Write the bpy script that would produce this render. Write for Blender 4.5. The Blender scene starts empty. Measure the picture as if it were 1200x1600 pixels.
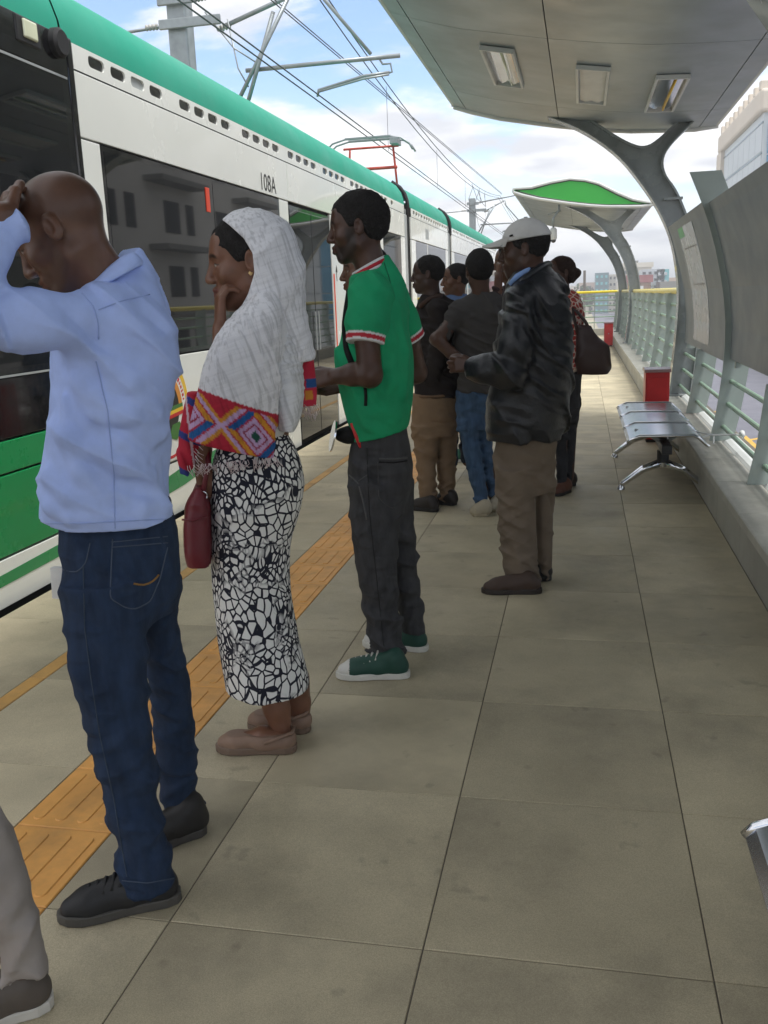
import bpy, bmesh, math, random
import numpy as np
from mathutils import Vector, Matrix
random.seed(7); RNG = np.random.RandomState(7)
S = bpy.context.scene
COL = S.collection
R = math.radians

# ------------------------------------------------------------------ camera
YAW, PIT, ROL, FPX, CH = R(12.3), R(13.0), R(-2.2), 1440.0, 1.40
_f = np.array([-math.sin(YAW)*math.cos(PIT), math.cos(YAW)*math.cos(PIT), -math.sin(PIT)])
_r = np.array([math.cos(YAW), math.sin(YAW), 0.0]); _u = np.cross(_r, _f)
RT = _r*math.cos(ROL)+_u*math.sin(ROL); UP = _u*math.cos(ROL)-_r*math.sin(ROL)
cd = bpy.data.cameras.new('camera'); cam = bpy.data.objects.new('camera', cd); COL.objects.link(cam)
m = Matrix.Identity(4)
for i in range(3):
    m[i][0] = RT[i]; m[i][1] = UP[i]; m[i][2] = -_f[i]
m[0][3], m[1][3], m[2][3] = 0, 0, CH
cam.matrix_world = m
cd.sensor_fit = 'VERTICAL'; cd.sensor_height = 24.0; cd.lens = FPX/1600*24.0
cd.clip_start = 0.05; cd.clip_end = 5000
S.camera = cam
S.render.resolution_x, S.render.resolution_y = 768, 1024

# ------------------------------------------------------------------ sky, sun, exposure
SUN_EL, SUN_AZ = 70.0, 112.0          # azimuth clockwise from +Y
W = bpy.data.worlds.new('World'); S.world = W; W.use_nodes = True
nt = W.node_tree; nt.nodes.clear()
def nd(t, k, **kw):
    n = t.nodes.new(k)
    for a, b in kw.items(): setattr(n, a, b)
    return n
out = nd(nt, 'ShaderNodeOutputWorld'); bg = nd(nt, 'ShaderNodeBackground'); bg.inputs['Strength'].default_value = 0.1
sky = nd(nt, 'ShaderNodeTexSky', sky_type='NISHITA', sun_disc=False)
sky.sun_elevation = R(SUN_EL); sky.sun_rotation = R(SUN_AZ); sky.air_density = 1.2; sky.dust_density = 1.5; sky.altitude = 2300
tc = nd(nt, 'ShaderNodeTexCoord'); sep = nd(nt, 'ShaderNodeSeparateXYZ'); nt.links.new(tc.outputs['Generated'], sep.inputs[0])
def wm(op, a, b, clamp=False):
    n = nd(nt, 'ShaderNodeMath', operation=op, use_clamp=clamp)
    for i, v in enumerate((a, b)):
        if isinstance(v, (int, float)): n.inputs[i].default_value = v
        else: nt.links.new(v, n.inputs[i])
    return n.outputs[0]
zz = wm('ADD', wm('MAXIMUM', sep.outputs[2], 0.0), 0.16)
cmb = nd(nt, 'ShaderNodeCombineXYZ')
nt.links.new(wm('DIVIDE', sep.outputs[0], zz), cmb.inputs[0]); nt.links.new(wm('DIVIDE', sep.outputs[1], zz), cmb.inputs[1])
cmb.inputs[2].default_value = 3.7
n1 = nd(nt, 'ShaderNodeTexNoise'); n1.inputs['Scale'].default_value = 0.95; n1.inputs['Detail'].default_value = 9; n1.inputs['Roughness'].default_value = 0.58
n1.inputs['Distortion'].default_value = 0.25
nt.links.new(cmb.outputs[0], n1.inputs['Vector'])
rp = nd(nt, 'ShaderNodeValToRGB'); rp.color_ramp.elements[0].position = 0.40; rp.color_ramp.elements[1].position = 0.50
rp.color_ramp.interpolation = 'EASE'
nt.links.new(n1.outputs['Fac'], rp.inputs[0])
n2 = nd(nt, 'ShaderNodeTexNoise'); n2.inputs['Scale'].default_value = 2.4; n2.inputs['Detail'].default_value = 7
nt.links.new(cmb.outputs[0], n2.inputs['Vector'])
rc = nd(nt, 'ShaderNodeValToRGB'); rc.color_ramp.elements[0].position = 0.38; rc.color_ramp.elements[1].position = 0.56
rc.color_ramp.elements[0].color = (3.7, 3.8, 4.1, 1); rc.color_ramp.elements[1].color = (5.5, 5.5, 5.55, 1)
nt.links.new(n2.outputs['Fac'], rc.inputs[0])
hz = wm('SUBTRACT', 1.0, wm('MULTIPLY', sep.outputs[2], 4.6), True)      # thicker cloud layer towards the horizon
cov = wm('MAXIMUM', rp.outputs[0], wm('POWER', hz, 1.3))
mx = nd(nt, 'ShaderNodeMix', data_type='RGBA')
nt.links.new(cov, mx.inputs[0]); nt.links.new(sky.outputs[0], mx.inputs[6]); nt.links.new(rc.outputs[0], mx.inputs[7])
nt.links.new(mx.outputs[2], bg.inputs['Color']); nt.links.new(bg.outputs[0], out.inputs[0])
sl = bpy.data.lights.new('sun', 'SUN'); sun = bpy.data.objects.new('sun', sl); COL.objects.link(sun)
sl.energy = 1.6; sl.angle = R(15); sl.color = (1.0, 0.98, 0.95)
_sd = Vector((math.sin(R(SUN_AZ))*math.cos(R(SUN_EL)), math.cos(R(SUN_AZ))*math.cos(R(SUN_EL)), math.sin(R(SUN_EL))))
sun.rotation_euler = _sd.to_track_quat('Z', 'Y').to_euler(); sun.location = (0, 0, 40)
S.view_settings.view_transform = 'Standard'; S.view_settings.look = 'None'; S.view_settings.gamma = 1.0
S.view_settings.exposure = 1.33; S.view_settings.use_curve_mapping = False
S.cycles.use_denoising = True; S.cycles.max_bounces = 8; S.cycles.glossy_bounces = 4

# ------------------------------------------------------------------ materials
def srgb(r, g, b):
    f = lambda c: (c/255/12.92 if c/255 <= .04045 else ((c/255+.055)/1.055)**2.4)
    return (f(r), f(g), f(b))
def mat(name, col, rough=.5, metal=0., var=.12, vs=6., bump=.0, bs=150., spec=.5, objvar=0., dirt=0., dirtcol=(.05,.045,.035), ds=1.3, coat=0., stretch=(1,1,1), attr=False, speck=0., spots=0., wr=0., wrs=6.):
    M = bpy.data.materials.new(name); M.use_nodes = True; t = M.node_tree; b = t.nodes['Principled BSDF']
    b.inputs['Roughness'].default_value = rough; b.inputs['Metallic'].default_value = metal
    b.inputs['Specular IOR Level'].default_value = spec; b.inputs['Coat Weight'].default_value = coat
    tcn = nd(t, 'ShaderNodeTexCoord'); mp = nd(t, 'ShaderNodeMapping'); mp.inputs['Scale'].default_value = stretch
    t.links.new(tcn.outputs['Object'], mp.inputs[0])
    oi = nd(t, 'ShaderNodeObjectInfo')
    vadd = nd(t, 'ShaderNodeVectorMath', operation='ADD'); t.links.new(mp.outputs[0], vadd.inputs[0])
    sc_ = nd(t, 'ShaderNodeVectorMath', operation='SCALE'); sc_.inputs['Scale'].default_value = 37.0
    cx = nd(t, 'ShaderNodeCombineXYZ')
    for i in range(3): t.links.new(oi.outputs['Random'], cx.inputs[i])
    t.links.new(cx.outputs[0], sc_.inputs[0]); t.links.new(sc_.outputs[0], vadd.inputs[1])
    V = vadd.outputs[0]
    if attr:
        a = nd(t, 'ShaderNodeAttribute', attribute_name='Col'); base = a.outputs['Color']
    else:
        rgb = nd(t, 'ShaderNodeRGB'); rgb.outputs[0].default_value = (*col, 1); base = rgb.outputs[0]
    def mul(c, facsock):
        n = nd(t, 'ShaderNodeMix', data_type='RGBA', blend_type='MULTIPLY'); n.inputs[0].default_value = 1
        t.links.new(c, n.inputs[6]); t.links.new(facsock, n.inputs[7]); return n.outputs[2]
    def rng(sock, lo, hi, flo=.3, fhi=.7):
        n = nd(t, 'ShaderNodeMapRange'); n.inputs[1].default_value = flo; n.inputs[2].default_value = fhi
        n.inputs[3].default_value = lo; n.inputs[4].default_value = hi; t.links.new(sock, n.inputs[0]); return n.outputs[0]
    def noise(scale, det=6, rg=.6):
        n = nd(t, 'ShaderNodeTexNoise'); n.inputs['Scale'].default_value = scale; n.inputs['Detail'].default_value = det; n.inputs['Roughness'].default_value = rg
        t.links.new(V, n.inputs['Vector']); return n.outputs['Fac']
    if var: base = mul(base, rng(noise(vs), 1-var, 1+var))
    if speck: base = mul(base, rng(noise(420, 2, .7), 1-speck, 1+speck, .35, .65))
    if objvar: base = mul(base, rng(oi.outputs['Random'], 1-objvar, 1+objvar, 0, 1))
    if dirt:
        dn = rng(noise(ds, 8, .65), 0, dirt, .48, .75)
        n = nd(t, 'ShaderNodeMix', data_type='RGBA'); t.links.new(dn, n.inputs[0]); t.links.new(base, n.inputs[6]); n.inputs[7].default_value = (*dirtcol, 1)
        base = n.outputs[2]
    if spots:
        dn = rng(noise(11, 3, .5), 0, spots, .66, .74)
        n = nd(t, 'ShaderNodeMix', data_type='RGBA'); t.links.new(dn, n.inputs[0]); t.links.new(base, n.inputs[6]); n.inputs[7].default_value = (*dirtcol, 1)
        base = mul(n.outputs[2], rng(noise(1.1, 4, .6), .8, 1.12))
    t.links.new(base, b.inputs['Base Color'])
    if bump:
        bn = nd(t, 'ShaderNodeBump'); bn.inputs['Strength'].default_value = min(1, bump*10); bn.inputs['Distance'].default_value = bump*.02
        t.links.new(noise(bs, 4), bn.inputs['Height']); t.links.new(bn.outputs[0], b.inputs['Normal'])
        if wr:
            rn = nd(t, 'ShaderNodeTexNoise', noise_type='RIDGED_MULTIFRACTAL'); rn.inputs['Scale'].default_value = wrs; rn.inputs['Detail'].default_value = 3; rn.inputs['Distortion'].default_value = .7
            mw = nd(t, 'ShaderNodeMapping'); mw.inputs['Rotation'].default_value = (0, R(35), 0); mw.inputs['Scale'].default_value = (1, 1, 2.2); t.links.new(tcn.outputs['Object'], mw.inputs[0]); t.links.new(mw.outputs[0], rn.inputs['Vector'])
            b2_ = nd(t, 'ShaderNodeBump'); b2_.inputs['Strength'].default_value = 1; b2_.inputs['Distance'].default_value = wr
            t.links.new(rn.outputs['Fac'], b2_.inputs['Height']); t.links.new(bn.outputs[0], b2_.inputs['Normal']); t.links.new(b2_.outputs[0], b.inputs['Normal'])
    if rough > .05 and metal < .95:
        t.links.new(rng(noise(vs*1.7, 5), max(0, rough-.07), min(1, rough+.1)), b.inputs['Roughness'])
    return M
MT = {}
MT['slab'] = mat('floor_stone', srgb(184,173,145), .62, var=.12, vs=3.0, bump=.05, bs=260, objvar=.09, dirt=.4, dirtcol=(.13,.115,.09), ds=2.6, speck=.18, spots=.3)
MT['joint'] = mat('joint_mortar', (.13,.115,.09), .9)
MT['tactile'] = mat('tactile_yellow', srgb(222,162,84), .55, var=.14, vs=7, bump=.03, objvar=.08, dirt=.55, dirtcol=(.24,.15,.06), ds=4)
MT['yline'] = mat('yellow_strip_stone', srgb(196,152,86), .6, var=.2, vs=6, objvar=.08, dirt=.5, dirtcol=(.25,.2,.13), ds=4)
MT['kerb'] = mat('kerb_granite', srgb(176,174,164), .55, var=.15, vs=5, bump=.04, objvar=.08, dirt=.5, dirtcol=(.2,.18,.15), ds=2.0, speck=.15)
MT['kerbface'] = mat('kerb_face_stone', srgb(166,164,154), .6, var=.15, vs=4, bump=.04, objvar=.07, dirt=.5, dirtcol=(.14,.12,.1), ds=2.0, speck=.15)
MT['fin'] = mat('painted_steel_greygreen', srgb(150,160,154), .42, var=.07, vs=3, bump=.01, dirt=.3, dirtcol=(.12,.13,.12), ds=3)
MT['pipe'] = mat('green_rail_paint', srgb(138,166,144), .35, var=.1, vs=8, dirt=.3, dirtcol=(.3,.3,.22), ds=6)
MT['yrail'] = mat('yellow_handrail_paint', srgb(222,206,112), .35, var=.1)
MT['yrail2'] = mat('bright_yellow_handrail_paint', srgb(236,214,40), .35, var=.06)
MT['column'] = mat('column_grey_paint', srgb(134,140,139), .22, var=.1, vs=2.5, dirt=.45, dirtcol=(.06,.06,.06), ds=1.7, coat=.3)
MT['soffit'] = mat('soffit_aluminium', srgb(148,158,163), .36, metal=.25, var=.1, vs=1.4, dirt=.45, dirtcol=(.16,.16,.15), ds=1.0)
MT['seam'] = mat('dark_seam', (.02,.02,.02), .8, var=0)
MT['rim'] = mat('white_rim_paint', srgb(205,207,205), .4, var=.08, dirt=.3, dirtcol=(.2,.2,.2), ds=3)
MT['cgreen'] = mat('canopy_green_panel', srgb(52,168,62), .4, var=.06, vs=2)
MT['board'] = mat('grey_board', srgb(126,133,137), .5, var=.05, vs=2, speck=.08)
MT['poster'] = mat('poster_paper', srgb(190,192,198), .25, var=.02, vs=2)
MT['postergreen'] = mat('poster_green', srgb(90,180,110), .4, var=0)
MT['posterline'] = mat('poster_print', srgb(120,120,125), .5, var=0)
MT['chrome'] = mat('chrome', (.72,.73,.75), .12, metal=1, var=.05)
MT['seat'] = mat('brushed_seat_steel', (.55,.57,.62), .24, metal=1, var=.06, vs=3, stretch=(1,12,1))
MT['black'] = mat('black_plastic', (.012,.012,.013), .45, var=.1)
MT['rubber'] = mat('black_rubber', (.018,.018,.02), .75, var=.1)
MT['red'] = mat('bin_red_paint', srgb(186,22,24), .4, var=.12, vs=5, dirt=.25, dirtcol=(.12,.02,.02), ds=4)
MT['binlid'] = mat('bin_lid_paint', srgb(150,118,118), .3, var=.15, vs=8)
MT['twhite'] = mat('tram_white_paint', srgb(240,242,236), .22, var=.03, vs=1.2, coat=.5, dirt=.0)
MT['teal'] = mat('tram_teal_paint', srgb(26,148,122), .5, var=.05, vs=1, coat=.0, spec=.2)
MT['tgreen'] = mat('tram_green_paint', srgb(18,140,78), .25, var=.05, vs=1.5, coat=.4)
MT['glass'] = mat('tinted_tram_glass', (.012,.013,.014), .025, var=0, spec=.5)
MT['tblack'] = mat('tram_gloss_black', (.008,.008,.009), .1, var=0, coat=.3)
MT['tgrey'] = mat('tram_grey_trim', srgb(160,165,165), .35, var=.06)
MT['bellows'] = mat('gangway_bellows', (.02,.021,.022), .7)
MT['steel'] = mat('galvanised_steel', srgb(150,156,158), .42, metal=.55, var=.15, vs=6, dirt=.3, dirtcol=(.15,.15,.15))
MT['wire'] = mat('dark_wire', (.045,.042,.045), .6, var=0)
MT['porcelain'] = mat('insulator_porcelain', srgb(170,168,162), .3)
MT['panred'] = mat('pantograph_red', srgb(196,62,40), .4)
MT['orange'] = mat('orange_decal', srgb(226,72,40), .4, var=.03)
MT['print'] = mat('dark_print', (.02,.02,.02), .5, var=0)
MT['lens'] = mat('lamp_lens', srgb(222,226,196), .15, var=.1, coat=.5)
MT['dyellow'] = mat('decal_yellow', srgb(236,192,50), .4, var=0)
MT['dred'] = mat('decal_red', srgb(196,34,40), .4, var=0)
MT['dgreen'] = mat('decal_green', srgb(60,120,50), .4, var=0)
MT['dwhite'] = mat('decal_white', srgb(235,235,230), .35, var=0)
MT['dorange'] = mat('decal_orange', srgb(216,140,50), .4, var=0)
MT['asphalt'] = mat('asphalt', srgb(112,112,122), .85, var=.12, vs=1.0, bump=.05, bs=90)
MT['roadyellow'] = mat('road_yellow', srgb(206,164,70), .7, var=.2)
MT['ground'] = mat('dry_ground', srgb(150,142,120), .95, var=.3, vs=.05)
MT['ballast'] = mat('track_bed', (.06,.055,.05), .95, var=.3, vs=20, bump=.1, bs=60)
MT['concrete'] = mat('old_concrete', srgb(128,126,120), .85, var=.2, vs=.5, dirt=.4, dirtcol=(.1,.1,.09), ds=.25)
MT['apt'] = mat('apartment_render', srgb(212,208,200), .85, var=.12, vs=.3, dirt=.45, dirtcol=(.2,.19,.17), ds=.3)
MT['cream'] = mat('cream_cladding', srgb(214,203,188), .7, var=.05, vs=.2)
MT['paleclad'] = mat('pale_grey_cladding', srgb(196,203,208), .45, var=.05, vs=.2)
MT['bglass'] = mat('blue_curtain_glass', srgb(78,150,186), .12, var=.15, vs=.15, metal=.2)
MT['tglass'] = mat('teal_curtain_glass', srgb(110,190,196), .2, var=.1, vs=.2)
MT['slate'] = mat('slate_glass', srgb(92,122,132), .2, var=.1, vs=.2)
MT['brick'] = mat('brick_wall', srgb(150,112,84), .8, var=.1, vs=.3)
MT['redroof'] = mat('red_fascia', srgb(150,70,72), .6, var=.05, vs=.3)
MT['wdark'] = mat('dark_window_glass', (.03,.035,.04), .1, var=0)
MT['haus'] = mat('pale_house_render', srgb(206,198,184), .8, var=.1, vs=.2, objvar=.2)
MT['hroof'] = mat('rust_roof', srgb(186,163,148), .7, var=.2, vs=.2, objvar=.2)
MT['leaf'] = mat('far_foliage', (.07,.095,.045), .9, var=.35, vs=1.5)
MT['bark'] = mat('bark', (.10,.075,.05), .9)

# ------------------------------------------------------------------ mesh helpers
class MB:
    def __init__(s): s.v = []; s.f = []
    def add(s, vs, fs):
        o = len(s.v); s.v += [tuple(map(float, v)) for v in vs]; s.f += [tuple(i+o for i in f) for f in fs]; return s
    def box(s, lo, hi):
        x0,y0,z0 = lo; x1,y1,z1 = hi
        return s.add([(x0,y0,z0),(x1,y0,z0),(x1,y1,z0),(x0,y1,z0),(x0,y0,z1),(x1,y0,z1),(x1,y1,z1),(x0,y1,z1)],
              [(0,3,2,1),(4,5,6,7),(0,1,5,4),(1,2,6,5),(2,3,7,6),(3,0,4,7)])
    def bbox(s, lo, hi, b=.004):           # box with chamfered top edges
        x0,y0,z0 = lo; x1,y1,z1 = hi
        return s.add([(x0,y0,z0),(x1,y0,z0),(x1,y1,z0),(x0,y1,z0),(x0,y0,z1-b),(x1,y0,z1-b),(x1,y1,z1-b),(x0,y1,z1-b),
                      (x0+b,y0+b,z1),(x1-b,y0+b,z1),(x1-b,y1-b,z1),(x0+b,y1-b,z1)],
              [(0,3,2,1),(0,1,5,4),(1,2,6,5),(2,3,7,6),(3,0,4,7),(4,5,9,8),(5,6,10,9),(6,7,11,10),(7,4,8,11),(8,9,10,11)])
    def tube(s, pts, r, n=10, cap=True):
        pts = [Vector(p) for p in pts]; rs = r if isinstance(r, (list, tuple)) else [r]*len(pts)
        rings = []; side = None
        for i, p in enumerate(pts):
            t = ((pts[min(i+1, len(pts)-1)]-p).normalized()+(p-pts[max(i-1, 0)]).normalized())
            t = t.normalized() if t.length > 1e-6 else Vector((0,0,1))
            if side is None: side = t.orthogonal().normalized()
            side = (side-t*side.dot(t)); side = side.normalized() if side.length > 1e-6 else t.orthogonal().normalized()
            b = t.cross(side)
            rings.append([p+(side*math.cos(a)+b*math.sin(a))*rs[i] for a in [2*math.pi*k/n for k in range(n)]])
        return s.loft(rings, cap)
    def loft(s, rings, cap=True, closed=True):
        n = len(rings[0]); vs = [v for r in rings for v in r]; fs = []
        for i in range(len(rings)-1):
            for k in range(n if closed else n-1):
                a = i*n+k; b = i*n+(k+1) % n; fs.append((a, b, b+n, a+n))
        if cap and closed: fs.append(tuple(range(n-1, -1, -1))); fs.append(tuple((len(rings)-1)*n+k for k in range(n)))
        return s.add(vs, fs)
    def extr(s, poly, ax, lo, hi):         # poly of 2-tuples in the other two axes, in order
        def P(q, w): return {'x': (w, q[0], q[1]), 'y': (q[0], w, q[1]), 'z': (q[0], q[1], w)}[ax]
        n = len(poly); vs = [P(q, lo) for q in poly]+[P(q, hi) for q in poly]
        fs = [tuple(range(n-1, -1, -1)), tuple(range(n, 2*n))]+[(k, (k+1) % n, (k+1) % n+n, k+n) for k in range(n)]
        return s.add(vs, fs)
    def mesh(s, name):
        me = bpy.data.meshes.new(name); me.from_pydata(s.v, [], s.f); me.validate()
        bm = bmesh.new(); bm.from_mesh(me); bmesh.ops.recalc_face_normals(bm, faces=bm.faces); bm.to_mesh(me); bm.free(); return me
def link(name, me, material, parent=None, loc=None, smooth=False, bevel=0, ang=None):
    o = bpy.data.objects.new(name, me); COL.objects.link(o)
    if material is not None and me is not None and not me.materials: me.materials.append(material if not isinstance(material, str) else MT[material])
    if parent is not None: o.parent = parent
    if loc is not None: o.location = loc
    if smooth:
        me.polygons.foreach_set('use_smooth', [True]*len(me.polygons))
        if ang: me.set_sharp_from_angle(angle=R(ang))
    if bevel:
        b = o.modifiers.new('b', 'BEVEL'); b.width = bevel; b.segments = 2; b.limit_method = 'ANGLE'; b.angle_limit = R(40)
    return o
def part(name, mb, material, parent=None, **kw): return link(name, mb.mesh(name), material, parent, **kw)
def tag(o, label=None, cat=None, group=None, kind=None):
    for k, v in (('label', label), ('category', cat), ('group', group), ('kind', kind)):
        if v: o[k] = v
    return o
def thing(name, label, cat, loc=(0,0,0), group=None, rz=0):
    o = bpy.data.objects.new(name, None); COL.objects.link(o); o.location = loc; o.rotation_euler = (0,0,rz); o.empty_display_size = .1
    return tag(o, label, cat, group)
def struct(name, mb, material, **kw): return tag(part(name, mb, material, **kw), kind='structure')
def loc_mb(mb, o):                          # shift world-built geometry into the frame of an unrotated Empty
    l = o.location; mb.v = [(x-l[0], y-l[1], z-l[2]) for x, y, z in mb.v]; return mb
# ------------------------------------------------------------------ ground, road, track
GZ = -3.0
struct('ground', MB().add([(-900,-400,GZ),(900,-400,GZ),(900,1800,GZ),(-900,1800,GZ)], [(0,1,2,3)]), 'ground')
struct('road', MB().box((2.0,-40,GZ-.2), (11.2,260,GZ+.006)), 'asphalt')
for y in (8,14,20,26,32,38,44):
    tag(part('road_marking', MB().box((4.7,y,GZ+.006), (4.86,y+3.0,GZ+.012)), 'roadyellow'), kind='structure')
rm = MB()
for k in range(5): rm.add([(3.5,22+k*1.2,GZ+.011),(5.8,24.2+k*1.2,GZ+.011),(5.8,24.45+k*1.2,GZ+.011),(3.5,22.25+k*1.2,GZ+.011)], [(0,1,2,3)])
struct('road_marking', rm, 'roadyellow')
struct('track_bed', MB().box((-9.5,-8,GZ), (-2.80,90,-.75)), 'ballast')
for x in (-3.33,-4.77):
    tag(part('rail', MB().box((x-.035,-8,-.749), (x+.035,90,-.6)), 'steel'), kind='structure')

# ------------------------------------------------------------------ platform of separate slabs
ROW = .645; Y0 = 1.089-3*ROW
plat = struct('platform', MB().box((-2.66,-2.5,-1.6), (1.30,31,-.0035)), 'joint')
colx = [(-2.675,-2.115),(-2.045,-1.540),(-1.250,-.930),(-.930,-.328),(-.328,.283),(.283,.815)]
g = .0017
NR = 25
for (a, b) in colx:
    me = MB().bbox((a+g, g, -.05), (b-g, ROW-g, 0), .0016).mesh('floor_slab')
    for r in range(NR):
        o = link('floor_slab', me, 'slab', plat, (0, Y0+r*ROW, RNG.uniform(-.0008,.0006)))
    far = MB()
    y = Y0+NR*ROW
    while y < 30.9:
        far.bbox((a+g, y+g, -.05), (b-g, min(y+ROW, 30.95)-g, 0), .003); y += ROW
    tag(part('floor_slab', far, 'slab', plat), kind='stuff')
me = MB().bbox((-2.115+g, g, -.05), (-2.045-g, ROW-g, .0015), .003).mesh('yellow_strip')
for r in range(NR): link('yellow_strip', me, 'yline', plat, (0, Y0+r*ROW, 0))
far = MB(); far.bbox((-2.115+g, Y0+NR*ROW, -.05), (-2.045-g, 30.9, .0015)); part('yellow_strip', far, 'yline', plat)
# tactile tiles with raised bars
TR = ROW/2
tt = MB().bbox((-1.540+g, g, -.05), (-1.250-g, TR-g, .001), .003)
for k in range(4):
    cx = -1.395+(k-1.5)*.068; w = .017; L0, L1 = .030, TR-.030
    def rr(e, z):
        p = []
        for a in range(9): p.append((cx+(w-e)*math.cos(math.pi*a/8), L1-w+(w-e)*math.sin(math.pi*a/8), z))
        for a in range(9): p.append((cx-(w-e)*math.cos(math.pi*a/8), L0+w-(w-e)*math.sin(math.pi*a/8), z))
        return p
    tt.loft([rr(0, .0005), rr(.003, .0045)])
me = tt.mesh('tactile_tile')
for r in range(46): link('tactile_tile', me, 'tactile', plat, (0, Y0+r*TR, 0))
far = MB(); far.bbox((-1.540+g, Y0+46*TR, -.05), (-1.250-g, 30.9, .002))
part('tactile_tile', far, 'tactile', plat)

# kerb along the railing
kerb = struct('kerb', MB().box((.835,-2.5,-1.6), (1.29,31.2,.20)), 'joint')
me1 = MB().bbox((.818, .003, -.04), (.86, .842, .2), .003).mesh('kerb_facing')
me2 = MB().bbox((.806, .003, .2), (1.055, .842, .25), .006).mesh('coping_slab')
pts = [(1.065,.2),(1.066,.235),(1.08,.255),(1.11,.268),(1.17,.268),(1.2,.255),(1.215,.235),(1.216,.2)]
me3 = MB().extr(pts, 'y', .004, 1.676).mesh('outer_coping')
for r in range(24): link('kerb_facing', me1, 'kerbface', kerb, (0, -1.0+r*.845, 0))
for r in range(24): link('coping_slab', me2, 'kerb', kerb, (0, -1.0+r*.845, 0))
for r in range(12): link('outer_coping', me3, 'rim', kerb, (0, -1.0+r*1.68, 0))
far = MB().bbox((.818,19.29,-.04),(.86,31,.2)); part('kerb_facing', far, 'kerbface', kerb)
far = MB().bbox((.806,19.29,.2),(1.055,31,.25), .006); part('coping_slab', far, 'kerb', kerb)
struct('end_kerb', MB().bbox((-2.6,31.0,-.5), (.80,31.4,.22), .006), 'kerb')

# ------------------------------------------------------------------ railing: fins, pipes, handrail
FIN0, FSP = 3.99, 1.678
def ic(z):       # inner edge of fins (X at height z)
    return float(np.interp(z, [.2,.49,.85,1.11,1.386,1.66,1.934,2.214,2.5], [.955,1.01,1.045,1.045,1.015,.952,.87,.749,.60]))
def finmesh(top, wid0=.17, wid1=.22, th=.014):
    zs = np.linspace(.252, top, 12); L = [(ic(z), z) for z in zs]; Rr = [(ic(z)+wid0+(wid1-wid0)*(z-.25)/2, z) for z in zs]
    return MB().extr(L+Rr[::-1], 'y', -th/2, th/2)
def fin(y, top, parent):
    o = part('fin', finmesh(top), 'fin', parent); o.location = (0, y, 0); return o
rail = thing('railing', 'grey green railing of curved fins, green pipes and pale yellow handrail along the kerb', 'railing', (0,0,0))
COLS = {0: 1, 4: 1}
fs = None
for k in range(-3, 17):
    y = FIN0+k*FSP
    if k in (0, 4): continue
    if -3 <= k < 4: top = 2.21 if k == 2 else .84 if k in (1, 3) else 1.34
    else:
        for q in (0,):
            pass
        top = 1.34
    if top == 1.34:
        if fs is None: fs = finmesh(1.34).mesh('fin')
        link('fin', fs, 'fin', rail, (0, y, 0))
    else: fin(y, top, rail)
fs2 = fs
for z in (.36,.53,.70,.87,1.04,1.20):
    x = ic(z)+.075
    part('rail_pipe', MB().tube([(x, -1.5, z), (x, 30.9, z)], .017, 8), 'pipe', rail, smooth=True, ang=40)
hr = MB().tube([(ic(1.34)+.10, FIN0+4*FSP+.1, 1.365), (ic(1.34)+.10, 30.9, 1.365)], .038, 12)
part('handrail', hr, 'yrail', rail, smooth=True, ang=40)
er = thing('end_railing', 'railing with bright yellow handrail closing the far end of the platform', 'railing', (0,31.2,.22))
part('handrail', loc_mb(MB().tube([(-2.4,31.2,1.365),(1.17,31.2,1.365)], .04, 12), er), 'yrail2', er, smooth=True, ang=40)
for z in (.40,.58,.76,.94,1.10,1.24): part('rail_pipe', loc_mb(MB().tube([(-2.4,31.2,z),(1.17,31.2,z)], .018, 8), er), 'pipe', er, smooth=True, ang=40)
for x in (-2.3,-1.4,-.5,.4,1.1): part('post', loc_mb(MB().box((x-.012,31.15,.22),(x+.012,31.25,1.33)), er), 'fin', er)

# ------------------------------------------------------------------ curved boards on the railing
def board(ya, yb, z0, z1, label, nm='information_board'):
    zs = np.linspace(z0, z1, 16); P_ = [(ic(z)+.066, z) for z in zs]; Q = [(ic(z)+.042, z) for z in zs]
    t = thing(nm, label, 'board', (ic(z0), ya, z0))
    o = part('board_panel', loc_mb(MB().extr(P_+Q[::-1], 'y', ya, yb), t), 'board', t)
    for yy in (ya+.25, yb-.25):
        part('bracket', loc_mb(MB().box((ic(z0)+.04, yy-.02, z0-.05), (ic(z0)+.12, yy+.02, z0-.002)), t), 'fin', t)
    return t
b1 = board(4.10, 7.33, .87, 1.99, 'large blank dark grey curved board on the railing beside tall fin')
board(.7, 3.90, .87, 1.99, 'added unseen grey curved board shading the floor beside the second bench')  # extra board added out of view to keep sun off the near floor
b2 = board(7.36, 10.50, .83, 2.02, 'grey curved notice board with a pale poster and green corner')
def sheet(ya, yb, z0, z1, off, m_, nm, parent):
    zs = np.linspace(z0, z1, 12); A = [(ic(z)+.042-off, z) for z in zs]; B = [(ic(z)+.0415, z) for z in zs]
    return part(nm, loc_mb(MB().extr(A+B[::-1], 'y', ya, yb), parent), m_, parent)
ps = sheet(8.55, 9.72, .90, 1.95, .004, 'poster', 'poster', b2)
sheet(9.30, 9.72, 1.86, 1.95, .006, 'postergreen', 'poster_header', b2)
for z in (1.42, 1.75): sheet(8.65, 9.6, z, z+.012, .006, 'posterline', 'poster_line', b2)

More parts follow.
